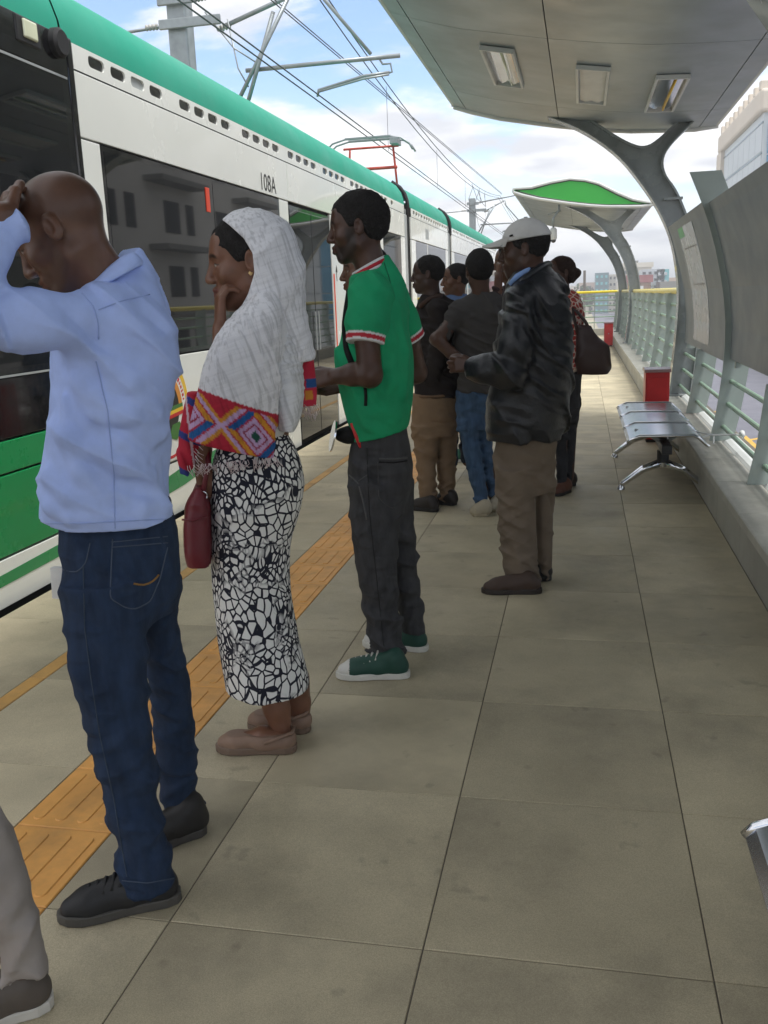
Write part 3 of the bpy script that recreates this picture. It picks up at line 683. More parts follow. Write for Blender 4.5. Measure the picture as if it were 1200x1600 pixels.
# big glass and cream building
X0, Y0_, Y1_, ZT = 12.15, 72.0, 92.0, 13.55
t = thing('office_building', 'cream topped office building with blue glass front and ribbed grey side', 'building', (X0+8, Y0_+8, GZ))
part('wall', loc_mb(MB().box((X0,Y0_,GZ),(X0+26,Y1_,ZT-.6)), t), 'paleclad', t)
pr = part('parapet', loc_mb(MB().box((X0-.35,Y0_-.35,ZT-.6),(X0+26.5,Y1_+.5,ZT+.9)), t), 'cream', t, bevel=.2)
for k in range(9): part('merlon', loc_mb(MB().box((X0-.3,Y0_+.2+k*2.3,ZT+.9),(X0+.3,Y0_+.8+k*2.3,ZT+1.5)), t), 'cream', pr, bevel=.05)
part('corner_tower', loc_mb(MB().box((X0-.3,Y1_-1.5,GZ),(X0+1,Y1_+1.2,ZT-.61)), t), 'cream', t)
for z in np.arange(GZ+3, ZT-1, 2.05): part('band', loc_mb(MB().box((X0-.08,Y0_+.05,z),(X0+.02,Y1_-1.55,z+.1)), t), 'slate', t)
for k in range(7):
    for z in np.arange(GZ+3.1, ZT-2.4, 2.05): part('cladding_panel', loc_mb(MB().box((X0-.06,Y0_+.15+k*2.55,z+.08),(X0+.02,Y0_+2.6+k*2.55,z+1.9)), t), 'paleclad', t)
for i in range(8):
    for z in np.arange(GZ+3, ZT-1.5, 2.05): part('window', loc_mb(MB().box((X0+.3+i*2.1,Y0_-.1,z),(X0+2.3+i*2.1,Y0_+.1,z+1.95)), t), 'bglass' if i < 1 else 'paleclad', t)
# apartment block across the road (seen in the tram windows)
ax, ay0, ay1 = 14.5, 16, 62
t = thing('apartment_block', 'weathered grey apartment block across the road, mirrored in the tram windows', 'building', (ax+6, 40, GZ))
part('wall', loc_mb(MB().box((ax,ay0,GZ),(ax+12,ay1,13.5)), t), 'apt', t)
for zi in range(5):
    zb = GZ+.9+zi*3.1
    rects = []
    y = ay0+1.2; k = 0
    while y < ay1-3:
        w = 1.7 if k % 2 == 0 else .9
        rects.append((y, y+w, zb+.9, zb+2.4)); y += w+(.9 if k % 2 == 0 else 3.2); k += 1
    winbox(t, rects, 'x', ax, 'rubber', dep=.06)
    for q in range(4): part('balcony', loc_mb(MB().box((ax-1.0,ay0+3+q*11.5,zb),(ax,ay0+8.5+q*11.5,zb+.25)), t), 'concrete', t)
# distant city
def block(px, Yd, w, ztop, m_, label, dep=8, wins=None, winm='wdark', roof=None, cat='building', group=None):
    x = px*Yd
    t = thing('city_building', label, cat, (x, Yd, GZ), group)
    part('wall', loc_mb(MB().box((x-w/2,Yd,GZ),(x+w/2,Yd+dep,ztop)), t), m_, t)
    if roof: part('roof', loc_mb(MB().box((x-w/2-.3,Yd-.3,ztop),(x+w/2+.3,Yd+dep,ztop+roof[1])), t), roof[0], t)
    if wins:
        nx, nz = wins; h = (ztop-GZ)
        for i in range(nx):
            for j in range(nz):
                u = x-w/2+w*(i+.2)/nx; z = GZ+h*(j+.25)/nz
                part('window', loc_mb(MB().box((u,Yd-.1,z),(u+w*.5/nx,Yd+.05,z+h*.38/nz)), t), winm, t)
    return t
block(.0200, 190, 2.6, 4.8, 'slate', 'slate blue glass tower rising over the far handrail', wins=(3,6), winm='tglass')
block(.0290, 195, 2.2, 4.5, 'haus', 'narrow pale block beside the slate glass tower', wins=(3,6))
block(.0565, 150, 3.6, 2.4, 'brick', 'brick building with a wide dark red roof band', wins=(1,4), winm='dwhite', roof=('redroof', 1.1))
block(.0545, 175, 5.0, 5.2, 'haus', 'tall stepped grey building behind the red banded brick building', wins=(5,6), roof=('haus', .8))
block(.0500, 176, 2.0, 6.4, 'concrete', 'rooftop tower with dark slots behind the red banded brick building', wins=(3,8))
block(.0705, 160, 3.6, 4.5, 'paleclad', 'pale building with white frames left of turquoise block', wins=(4,7))
block(.0800, 160, 1.9, 4.4, 'tglass', 'turquoise glass block with white floor bands', wins=(2,6), winm='paleclad')
block(.094, 150, 5.0, 2.4, 'concrete', 'low grey shed roofed building', wins=(2,2))
block(.098, 185, 7.0, 3.3, 'hroof', 'low pinkish building behind the grey shed', wins=(4,3))
hs = np.random.RandomState(3)
for k in range(46):
    Yd = hs.uniform(190, 420); px_ = -.09+.22*(k+hs.rand()*.8)/46
    block(px_, Yd, hs.uniform(4, 9), GZ+hs.uniform(3.5, 5.2)+Yd*.0055, 'haus' if k % 4 else 'hroof', 'small pale house in the hazy city beyond the platform end', dep=7, wins=(3,3), group='far city houses', cat='house')
# far trees
def fartree(px_, Yd, h_, s_):
    x = px_*Yd; rs = np.random.RandomState(s_)
    t = thing('tree', 'small hazy green tree among the far city houses', 'tree', (x, Yd, GZ), 'far city trees')
    part('trunk', MB().tube([(0,0,0),(.1,0,h_*.3),(0,0,h_*.6)], [.3,.22,.1], 7), 'bark', t)
    mb = MB()
    for k in range(160):
        d = rs.normal(size=3); d /= np.linalg.norm(d); rr_ = rs.rand()**.4; c = np.array([0,0,h_*.66])+d*rr_*np.array([h_*.32,h_*.32,h_*.36])
        a, b = rs.normal(size=3), rs.normal(size=3); a /= np.linalg.norm(a); b -= a*a.dot(b); b /= np.linalg.norm(b); s2 = h_*.07
        mb.add([c-a*s2, c-b*s2*.7, c+a*s2, c+b*s2*.7], [(0,1,2,3)])
    part('crown', mb, 'leaf', t)
for k in range(16): fartree(-.07+.013*k+.004*((k*5) % 3), 150+((k*37) % 90), 4.0+((k*3) % 4)*.5, k)
hz_ = MB().box((-950,-450,GZ-1), (950,1850,17.5)); HM = bpy.data.materials.new('haze'); HM.use_nodes = True
HM.node_tree.nodes.clear(); ho = nd(HM.node_tree, 'ShaderNodeOutputMaterial'); hv_ = nd(HM.node_tree, 'ShaderNodeVolumePrincipled')
hv_.inputs['Color'].default_value = (.86,.89,.93,1); hv_.inputs['Density'].default_value = .0028; HM.node_tree.links.new(hv_.outputs[0], ho.inputs['Volume'])
tag(part('haze', hz_, HM), 'pale thin haze filling the air over the city', 'haze', kind='stuff')
tag(part('utility_pole', MB().tube([(.0025*120,120,GZ),(.0025*120,120,3.9)], .16, 8), 'bark'), 'thin wooden utility pole in the hazy city', 'pole')
# ------------------------------------------------------------------ figure kit: signed distance fields meshed with surface nets
def pray(x, y): return _f+RT*(x-600)/FPX-UP*(y-800)/FPX
def ground_px(x, y):
    d = pray(x, y); return np.array([0, 0, CH])+d*(-CH)/d[2]
class SDF:
    def __init__(s, lo, hi, h):
        s.lo = np.array(lo, np.float32); s.h = h
        s.n = np.maximum(4, np.ceil((np.array(hi)-s.lo)/h).astype(int)+1)
        s.ax = [(s.lo[i]+h*np.arange(s.n[i])).astype(np.float32) for i in range(3)]
        s.F = np.full(tuple(s.n), .12, np.float32)
    def sl(s, lo, hi):
        q = []
        for i in range(3):
            a = int(np.clip(np.floor((lo[i]-s.lo[i])/s.h), 0, s.n[i]-1)); b = int(np.clip(np.ceil((hi[i]-s.lo[i])/s.h)+1, a+1, s.n[i])); q.append(slice(a, b))
        X, Y, Z = s.ax[0][q[0]][:, None, None], s.ax[1][q[1]][None, :, None], s.ax[2][q[2]][None, None, :]
        return tuple(q), X, Y, Z
    def comb(s, q, d, k, op):
        A = s.F[q]
        if op == 'u':
            h = np.maximum(k-np.abs(A-d), 0)/max(k, 1e-6); s.F[q] = np.minimum(A, d)-h*h*k*.25
        elif op == 's':
            d = -d; h = np.maximum(k-np.abs(A-d), 0)/max(k, 1e-6); s.F[q] = np.maximum(A, d)+h*h*k*.25
    def cone(s, a, b, ra, rb, k=.01, op='u'):
        a = np.array(a, np.float32); b = np.array(b, np.float32); R_ = max(ra, rb)+k+.02
        q, X, Y, Z = s.sl(np.minimum(a, b)-R_, np.maximum(a, b)+R_)
        v = b-a; L = float(v@v)+1e-12
        t = np.clip(((X-a[0])*v[0]+(Y-a[1])*v[1]+(Z-a[2])*v[2])/L, 0, 1)
        d = np.sqrt((X-a[0]-t*v[0])**2+(Y-a[1]-t*v[1])**2+(Z-a[2]-t*v[2])**2)-(ra+t*(rb-ra))
        s.comb(q, d, k, op); return s
    def chain(s, pts, rs, k=.01):
        for i in range(len(pts)-1): s.cone(pts[i], pts[i+1], rs[i], rs[i+1], k)
        return s
    def ell(s, c, r, M=None, k=.01, op='u'):
        c = np.array(c, np.float32); r = np.array(r, np.float32); R_ = float(r.max())+k+.02
        q, X, Y, Z = s.sl(c-R_, c+R_); x, y, z = X-c[0], Y-c[1], Z-c[2]
        if M is not None:
            M = np.asarray(M); x, y, z = [M[i][0]*x+M[i][1]*y+M[i][2]*z for i in range(3)]
        k0 = np.sqrt((x/r[0])**2+(y/r[1])**2+(z/r[2])**2); k1 = np.sqrt((x/r[0]**2)**2+(y/r[1]**2)**2+(z/r[2]**2)**2)+1e-6
        s.comb(q, k0*(k0-1)/k1, k, op); return s
    def zloft(s, rows, k=.02, p=2.3, op='u'):
        rows = sorted(rows); T = np.array(rows, np.float64)
        zz_ = T[:, 0]; n = max(24, int((zz_[-1]-zz_[0])/.015)); zr = np.linspace(zz_[0], zz_[-1], n)
        C = [np.interp(zr, zz_, T[:, i]) for i in range(1, 5)]
        for _ in range(3): C = [np.concatenate([c[:1], (c[:-2]+2*c[1:-1]+c[2:])/4, c[-1:]]) for c in C]
        R_ = k+.03
        lo = ((C[0]-C[2]).min()-R_, (C[1]-C[3]).min()-R_, zz_[0]-R_); hi = ((C[0]+C[2]).max()+R_, (C[1]+C[3]).max()+R_, zz_[-1]+R_)
        q, X, Y, Z = s.sl(lo, hi); z1 = Z.ravel()
        cr, cdp, a, b = [np.interp(z1, zr, c).astype(np.float32)[None, None, :] for c in C]
        e = ((np.abs(X-cr)/a)**p+(np.abs(Y-cdp)/b)**p)**(1/p)
        d = (e-1)*(a*b/np.sqrt((a*a+b*b)/2))
        dz = np.maximum(zz_[0]-Z, Z-zz_[-1])
        d = np.where(dz > 0, np.sqrt(np.maximum(d, 0)**2+dz**2)+np.minimum(d, 0)*0, np.maximum(d, dz))
        s.comb(q, d.astype(np.float32), k, op); return s
    def cut(s, n, c):           # keep n.p < c
        s.F = np.maximum(s.F, (s.ax[0][:, None, None]*n[0]+s.ax[1][None, :, None]*n[1]+s.ax[2][None, None, :]*n[2]-c).astype(np.float32)); return s
    def disp(s, fn):
        m = np.abs(s.F) < .05
        i = np.argwhere(m); X = s.ax[0][i[:, 0]]; Y = s.ax[1][i[:, 1]]; Z = s.ax[2][i[:, 2]]
        s.F[m] -= fn(X, Y, Z).astype(np.float32); return s
    def mesh(s):
        F = s.F; S_ = F < 0
        for ax in range(3):
            sl0 = [slice(None)]*3; sl0[ax] = 0; S_[tuple(sl0)] = False; sl0[ax] = -1; S_[tuple(sl0)] = False
        F = np.where((F < 0) & ~S_, 1e-4, F)
        cs = [(i, j, k) for i in (0, 1) for j in (0, 1) for k in (0, 1)]; N = F.shape
        sub = lambda A, c: A[c[0]:N[0]-1+c[0], c[1]:N[1]-1+c[1], c[2]:N[2]-1+c[2]]
        cnt = np.zeros(tuple(n-1 for n in N), np.int8)
        for c in cs: cnt += sub(S_, c)
        mk = (cnt > 0) & (cnt < 8); idx = np.argwhere(mk)
        vals = {c: F[idx[:, 0]+c[0], idx[:, 1]+c[1], idx[:, 2]+c[2]] for c in cs}
        acc = np.zeros((len(idx), 3)); num = np.zeros(len(idx))
        for c in cs:
            for ax in range(3):
                if c[ax]: continue
                c2 = list(c); c2[ax] = 1; c2 = tuple(c2); a, b = vals[c], vals[c2]
                x = (a < 0) != (b < 0); t = np.where(x, a/np.where(x, a-b, 1), 0)
                p = np.array(c, float)[None, :].repeat(len(idx), 0); p[:, ax] = t
                acc += p*x[:, None]; num += x
        V = s.lo+(idx+acc/np.maximum(num, 1)[:, None])*s.h
        vid = np.full(mk.shape, -1, np.int64); vid[mk] = np.arange(len(idx))
        faces = []
        for ax in range(3):
            o1, o2 = [(1, 2), (2, 0), (0, 1)][ax]
            A = [slice(1, -1)]*3; B = [slice(1, -1)]*3; A[ax] = slice(0, N[ax]-1); B[ax] = slice(1, N[ax])
            sa, sb = S_[tuple(A)], S_[tuple(B)]; off = np.array([1, 1, 1]); off[ax] = 0
            for (flag, flip) in ((sa & ~sb, False), (~sa & sb, True)):
                e = np.argwhere(flag)+off
                if not len(e): continue
                d1 = np.zeros(3, int); d1[o1] = 1; d2 = np.zeros(3, int); d2[o2] = 1
                g_ = lambda w: vid[w[:, 0], w[:, 1], w[:, 2]]
                qd = np.stack([g_(e-d1-d2), g_(e-d2), g_(e), g_(e-d1)], 1)
                faces.append(qd[:, ::-1] if flip else qd)
        Fc = np.concatenate(faces) if faces else np.zeros((0, 4), int)
        return V, Fc[(Fc >= 0).all(1)]
def npmesh(name, pieces, relax=0):          # pieces: list of (V, F, colours or None)
    V = np.concatenate([p[0] for p in pieces]); off = 0; Fs = []
    for p in pieces: Fs.append(p[1]+off); off += len(p[0])
    Fc = np.concatenate(Fs); me = bpy.data.meshes.new(name)
    me.vertices.add(len(V)); me.vertices.foreach_set('co', V.astype(np.float32).ravel())
    me.loops.add(len(Fc)*4); me.loops.foreach_set('vertex_index', Fc.astype(np.int32).ravel())
    me.polygons.add(len(Fc)); me.polygons.foreach_set('loop_start', np.arange(len(Fc), dtype=np.int32)*4)
    me.polygons.foreach_set('use_smooth', np.ones(len(Fc), bool))
    me.update(calc_edges=True); me.validate()
    C = np.ones((len(V), 4), np.float32); o = 0
    for p in pieces:
        n = len(p[0])
        if p[2] is not None: C[o:o+n, :3] = p[2]
        o += n
    a = me.color_attributes.new('Col', 'FLOAT_COLOR', 'POINT'); a.data.foreach_set('color', C.ravel())
    return me
def sst(x, a, b):
    t = np.clip((x-a)/(b-a), 0, 1); return t*t*(3-2*t)
def folds(seed, wl, d, amp, mask=None, warp=1.0):
    rs = np.random.RandomState(seed); ph = rs.rand(8)*6.28; k = 2*math.pi/wl; dn = np.array(d, float); dn /= np.linalg.norm(dn)
    def fn(X, Y, Z):
        w = warp*(1.5*np.sin(X*8+Z*3+ph[0])+1.3*np.sin(Y*9-Z*5+ph[1])+1.1*np.sin(Z*7+X*5+ph[2])+.6*np.sin(X*21+Y*17+ph[5]))
        u = k*(X*dn[0]+Y*dn[1]+Z*dn[2])+w
        u2 = 1.37*u+1.4*np.sin(X*17+Y*13+ph[3])+w*.7
        r_ = (1.15-1.9*np.abs(np.sin(u/2))**.75)+.6*(1.1-1.9*np.abs(np.sin(u2/2))**.8)*np.sin(X*19-Z*12+ph[4])+.2*np.sin(X*40+Z*33+ph[4])*np.sin(Y*37+ph[6])
        gate = np.clip(.5+.75*np.sin(X*13+Y*9+ph[7])*np.sin(Z*10+Y*6+ph[0])+.25*np.sin(Z*23+X*19+ph[2]), 0, 1.2)
        r_ = r_*gate*amp
        return r_*(mask(X, Y, Z) if mask else 1)
    return fn
def fsum(*fs): return lambda X, Y, Z: sum(f(X, Y, Z) for f in fs)

def cloth(name, rough=.85, bump=.05, bs=500, var=.12, vs=9, sheen=.0, spec=.25, **kw):
    kw.setdefault('wr', .011); M = mat(name, (1,1,1), rough, var=var, vs=vs, bump=bump, bs=bs, spec=spec, attr=True, **kw)
    return M
MT['skin'] = mat('skin', (1,1,1), .40, var=.2, vs=14, bump=.03, bs=220, spec=.4, attr=True)
MT['hair'] = mat('hair', (1,1,1), .8, var=.3, vs=60, bump=.5, bs=160, spec=.2, attr=True)
MT['fabric'] = cloth('cotton_fabric')
MT['denim'] = cloth('denim_fabric', wr=.010, wrs=9, var=.30, vs=14, bump=.08, bs=420, stretch=(2.2,2.2,.7))
MT['leatherj'] = cloth('black_leather', rough=.38, wr=.004, bump=.10, bs=90, spec=.5, var=.1)
MT['shoe'] = cloth('shoe_material', wr=.0015, wrs=14, rough=.55, spec=.4, bump=.04, bs=150)
MT['leatherbag'] = cloth('bag_leather', wr=.002, rough=.45, spec=.5, bump=.06, bs=120)
def scarfmat():
    M = cloth('gauze_scarf', rough=.9, bump=.03, bs=300, var=.05, wr=.003, wrs=9); t = M.node_tree; b = t.nodes['Principled BSDF']
    src = b.inputs['Base Color'].links[0].from_socket
    tcn = nd(t, 'ShaderNodeTexCoord'); mp = nd(t, 'ShaderNodeMapping'); mp.inputs['Rotation'].default_value = (0, R(16), 0)
    t.links.new(tcn.outputs['Object'], mp.inputs[0])
    cur = src
    for stv, sc, lo in (((1, 1, .06), 105, .74), ((.08, .08, 1), 115, .90)):
        w = nd(t, 'ShaderNodeTexNoise'); w.inputs['Scale'].default_value = sc; w.inputs['Detail'].default_value = 2
        m3 = nd(t, 'ShaderNodeMapping'); m3.inputs['Scale'].default_value = stv; t.links.new(mp.outputs[0], m3.inputs[0]); t.links.new(m3.outputs[0], w.inputs['Vector'])
        r_ = nd(t, 'ShaderNodeMapRange'); r_.inputs[1].default_value = .36; r_.inputs[2].default_value = .52; r_.inputs[3].default_value = lo; r_.inputs[4].default_value = 1; t.links.new(w.outputs['Fac'], r_.inputs[0])
        mxn = nd(t, 'ShaderNodeMix', data_type='RGBA', blend_type='MULTIPLY'); mxn.inputs[0].default_value = 1; t.links.new(cur, mxn.inputs[6]); t.links.new(r_.outputs[0], mxn.inputs[7]); cur = mxn.outputs[2]
    t.links.new(cur, b.inputs['Base Color']); return M
MT['scarf'] = scarfmat()
def skirtmat():
    M = cloth('printed_skirt_fabric', rough=.8, bump=.02, var=.04, wr=.0008); t = M.node_tree; b = t.nodes['Principled BSDF']
    tcn = nd(t, 'ShaderNodeTexCoord')
    def vor(scale, feat):
        v = nd(t, 'ShaderNodeTexVoronoi', feature=feat); v.inputs['Scale'].default_value = scale; v.inputs['Randomness'].default_value = 1
        nz = nd(t, 'ShaderNodeTexNoise'); nz.inputs['Scale'].default_value = 6; t.links.new(tcn.outputs['Object'], nz.inputs['Vector'])
        va = nd(t, 'ShaderNodeVectorMath', operation='MULTIPLY_ADD'); va.inputs[1].default_value = (.10,.10,.10); t.links.new(nz.outputs['Color'], va.inputs[0])
        mpn = nd(t, 'ShaderNodeMapping'); mpn.inputs['Scale'].default_value = (1.25,1.25,.9); t.links.new(tcn.outputs['Object'], mpn.inputs[0])
        t.links.new(mpn.outputs[0], va.inputs[2]); t.links.new(va.outputs[0], v.inputs['Vector']); return v
    v1 = vor(33, 'DISTANCE_TO_EDGE'); v2 = vor(48, 'DISTANCE_TO_EDGE'); v3 = vor(9, 'F1')
    sel = nd(t, 'ShaderNodeTexNoise'); sel.inputs['Scale'].default_value = 5.5; t.links.new(tcn.outputs['Object'], sel.inputs['Vector'])
    def thr(sock, a, b_):
        n = nd(t, 'ShaderNodeMapRange'); n.inputs[1].default_value = a; n.inputs[2].default_value = b_; t.links.new(sock, n.inputs[0]); return n.outputs[0]
    mm = nd(t, 'ShaderNodeMix', data_type='FLOAT'); t.links.new(thr(sel.outputs['Fac'], .47, .53), mm.inputs[0])
    t.links.new(thr(v1.outputs['Distance'], .075, .10), mm.inputs[2]); t.links.new(thr(v2.outputs['Distance'], .13, .16), mm.inputs[3])
    m2 = nd(t, 'ShaderNodeMath', operation='MULTIPLY'); t.links.new(mm.outputs[0], m2.inputs[0]); t.links.new(thr(v3.outputs['Distance'], .10, .13), m2.inputs[1])
    mc = nd(t, 'ShaderNodeMix', data_type='RGBA'); mc.inputs[6].default_value = (.012,.013,.025,1); mc.inputs[7].default_value = (.72,.72,.70,1)
    t.links.new(m2.outputs[0], mc.inputs[0]); t.links.new(mc.outputs[2], b.inputs['Base Color']); return M
MT['skirt'] = skirtmat()
def patmat():
    M = cloth('red_print_fabric'); t = M.node_tree; b = t.nodes['Principled BSDF']; tcn = nd(t, 'ShaderNodeTexCoord')
    v = nd(t, 'ShaderNodeTexVoronoi', feature='DISTANCE_TO_EDGE', distance='EUCLIDEAN'); v.inputs['Scale'].default_value = 26; t.links.new(tcn.outputs['Object'], v.inputs['Vector'])
    r_ = nd(t, 'ShaderNodeMapRange'); r_.inputs[1].default_value = .06; r_.inputs[2].default_value = .1; t.links.new(v.outputs['Distance'], r_.inputs[0])
    mc = nd(t, 'ShaderNodeMix', data_type='RGBA'); mc.inputs[6].default_value = (.62,.5,.42,1); mc.inputs[7].default_value = (.34,.05,.04,1); t.links.new(r_.outputs[0], mc.inputs[0]); t.links.new(mc.outputs[2], b.inputs['Base Color']); return M
MT['redprint'] = patmat()

# head model in its own frame: x lateral, y forward, z up, origin between the ears, crown .12, chin -.116
def head_field(hv, neck, beardy=0, jaw=1.0, female=False, nose=1.0):
    s = SDF((-.105,-.15,-.24), (.105,.145,.15), hv)
    s.ell((0,-.014,.035), (.076,.098,.086), k=.02)
    s.ell((0,.028,-.025), (.060*jaw,.060,.078), k=.035)
    s.cone((.050*jaw,.0,-.055), (.018,.062,-.098), .017, .014, .025); s.cone((-.050*jaw,.0,-.055), (-.018,.062,-.098), .017, .014, .025)
    s.ell((0,.066,-.098), (.024,.019,.018), k=.02)
    for sx in (-1, 1):
        s.ell((sx*.043,.058,-.022), (.022,.020,.018), k=.025)
        s.cone((sx*.042,.070,.026), (sx*.010,.082,.028), .008, .010, .018)
    s.ell((0,.062,.055), (.050,.024,.035), k=.03)
    s.ell((0,.078,-.064), (.026,.016,.022), k=.02)
    for sx in (-1, 1): s.ell((sx*.031,.096,.006), (.016,.016,.011), k=.012, op='s')
    s.cone((0,.086,.022), (0,.106*nose+.0,-.022), .0085, .0115, .012)
    s.ell((0,.108*nose,-.030), (.012,.012,.0105), k=.008)
    for sx in (-1, 1): s.ell((sx*.012,.098,-.033), (.0085,.011,.008), k=.006)
    for sx in (-1, 1): s.cone((0,.096,-.057), (sx*.021,.084,-.061), .0062 if not female else .007, .004, .006)
    for sx in (-1, 1): s.cone((0,.0945,-.0725), (sx*.018,.083,-.070), .0075, .0045, .006)
    for sx in (-1, 1):
        s.ell((sx*.031,.0725,.006), (.0135,.0135,.0135), k=.003)
        s.cone((sx*.019,.083,.013), (sx*.043,.075,.0125), .0035, .0035, .006)
        s.cone((sx*.020,.083,-.001), (sx*.042,.075,-.001), .003, .003, .006)
    for sx in (-1, 1):
        M = np.array([[math.cos(.35), -sx*math.sin(.35), 0], [sx*math.sin(.35), math.cos(.35), 0], [0, 0, 1.]])
        s.ell((sx*.083,-.014,.002), (.0080,.019,.030), M, .008)
        s.ell((sx*.092,-.008,.005), (.007,.011,.018), M, .005, 's')
    s.cone((0,-.022,-.05), neck, .052 if not female else .043, .060 if not female else .047, .035)
    return s
def head_cols(V, skin, lip, brow=(.012,.010,.009), beard=0., scalp=0., makeup=0):
    C = np.tile(np.array(skin, float), (len(V), 1)); x, y, z = V.T; ax_ = np.abs(x)
    C *= (1-.18*sst(y, .05, -.02)*0)[:, None]
    def blend(m, col): 
        C[:] = C*(1-m[:, None])+np.array(col)*m[:, None]
    # lips
    ml = sst(.030-ax_, 0, .008)*sst(y, .074, .082)*sst(.0135-np.abs(z+.0645), 0, .004); blend(.75*ml, lip)
    blend(.9*sst(.0016-np.abs(z+.0648), 0, .001)*sst(.024-ax_, 0, .004)*sst(y, .074, .08), (.02,.01,.008))
    # brows
    bz = .032-.006*((ax_-.030)/.02)**2; mb_ = sst(.0062-np.abs(z-bz), 0, .003)*sst(.022-np.abs(ax_-.033), 0, .006)*(y > .05); blend(.85*mb_, brow)
    # eyes
    ex = ax_-.031; al = .0057*(1-np.clip(np.abs(ex)/.0145, 0, 1)**2); dE = np.sqrt(ex**2+(y-.0725)**2+(z-.006)**2)
    on = (dE < .0155) & (np.abs(z-.0055) < al) & (y > .07)
    C[on] = (.32,.27,.24); C[on & (ex**2+(z-.006)**2 < .0056**2)] = (.012,.008,.006)
    lid = (dE < .0175) & (np.abs(np.abs(z-.0055)-al) < .0015) & (z > .004) & (y > .066); C[lid] = (.015,.01,.008)
    # nostril shade is left to the light; beard stubble and scalp stubble are coloured hair
    if beard:
        mbd = sst(-.045-z, 0, .02)*sst(z, -.150, -.12)*sst(y, .0, .03)*(1-ml)
        ms = sst(.007-np.abs(z+.049), 0, .004)*sst(.026-ax_, 0, .01)*sst(y, .07, .085)
        side = sst(ax_, .045, .058)*sst(.015-z, 0, .02)*sst(z, -.09, -.06)*sst(y, -.005, .012)*sst(.05-y, 0, .02)
        blend(beard*np.clip(mbd+ms+side, 0, 1), brow)
    if scalp:
        hl = .055*sst(y, -.02, .075)-.045*sst(-y, .02, .08); blend(scalp*sst(z-hl, 0, .03), brow)
    return C
def hair_field(hv, th, hl_front=.066, kind='short', seed=1):
    s = SDF((-.13,-.16,-.14), (.13,.12,.175), hv)
    s.ell((0,-.014,.035), (.0765+th*.55,.099+th*.75,.086+th*1.05), k=.02)
    if kind == 'bun': s.ell((0,-.125,.0), (.036,.034,.036), k=.02); s.ell((0,-.05,-.02), (.072,.07,.07), k=.03)
    rs = np.random.RandomState(seed); ph = rs.rand(6)*6
    def dsp(X, Y, Z):
        return .0022*(np.sin(X*150+ph[0])*np.sin(Y*140+ph[1])*np.sin(Z*155+ph[2])+np.sin(X*70+ph[3])*np.sin(Y*77+ph[4])*np.sin(Z*66+ph[5]))
    s.disp(dsp)
    X, Y, Z = s.ax[0][:, None, None], s.ax[1][None, :, None], s.ax[2][None, None, :]
    wav = .003*np.sin(X*120)+.003*np.sin(Y*130)
    front = hl_front-.018*sst(np.abs(X), .03, .065)                      # forehead line
    line = np.where(Y > .012, front-(front-.005)*sst(.052-Y, 0, .035), .005)
    line = np.where(Y < -.012, .005-.072*sst(-Y, .015, .06), line)
    s.F = np.maximum(s.F, (line+wav-Z).astype(np.float32)); return s
def frame(fw, up):
    fw = np.array(fw, float); fw /= np.linalg.norm(fw); up = np.array(up, float); up -= fw*(up@fw); up /= np.linalg.norm(up)
    return np.stack([np.cross(fw, up), fw, up])           # rows: lateral, forward, up
def hand(s, w, fdir, n, side, curl=(.5,.6,.4), sc=1., spread=.10, thumb=(1.,.6,.5)):
    w = np.array(w, float); f = np.array(fdir, float); f /= np.linalg.norm(f); n = np.array(n, float); n -= f*(n@f); n /= np.linalg.norm(n)
    l = np.cross(f, n)*side
    for i, (o, ln) in enumerate(((.027,.90),(.009,1.02),(-.009,.96),(-.026,.78))):
        kn = w+(f*.088*(1-.06*abs(i-1))+l*o)*sc
        s.cone(w+l*o*.6*sc+f*.01*sc, kn, .0135*sc, .0115*sc, .012*sc)
        p = kn; ang = 0; d0 = f+l*spread*(1.2-i)*.8
        d0 /= np.linalg.norm(d0)
        for j, (seg, ra, rb) in enumerate(((.043,.0098,.009),(.027,.009,.0082),(.021,.0082,.0068))):
            ang += curl[j]; dd = d0*math.cos(ang)+n*math.sin(ang); p2 = p+dd*seg*ln*sc
            s.cone(p, p2, ra*sc, rb*sc, .003); p = p2
    t0 = w+(f*.022+l*.024+n*.004)*sc; t1 = t0+(f*.035*thumb[0]+l*.028*thumb[1]+n*.014*thumb[2])*sc; t2 = t1+(f*.034+l*.004+n*.008)*sc; t3 = t2+(f*.024-l*.004+n*.006)*sc
    s.cone(t0, t1, .0145*sc, .0115*sc, .010); s.cone(t1, t2, .0112*sc, .010*sc, .003); s.cone(t2, t3, .0098*sc, .0078*sc, .003)
    return s

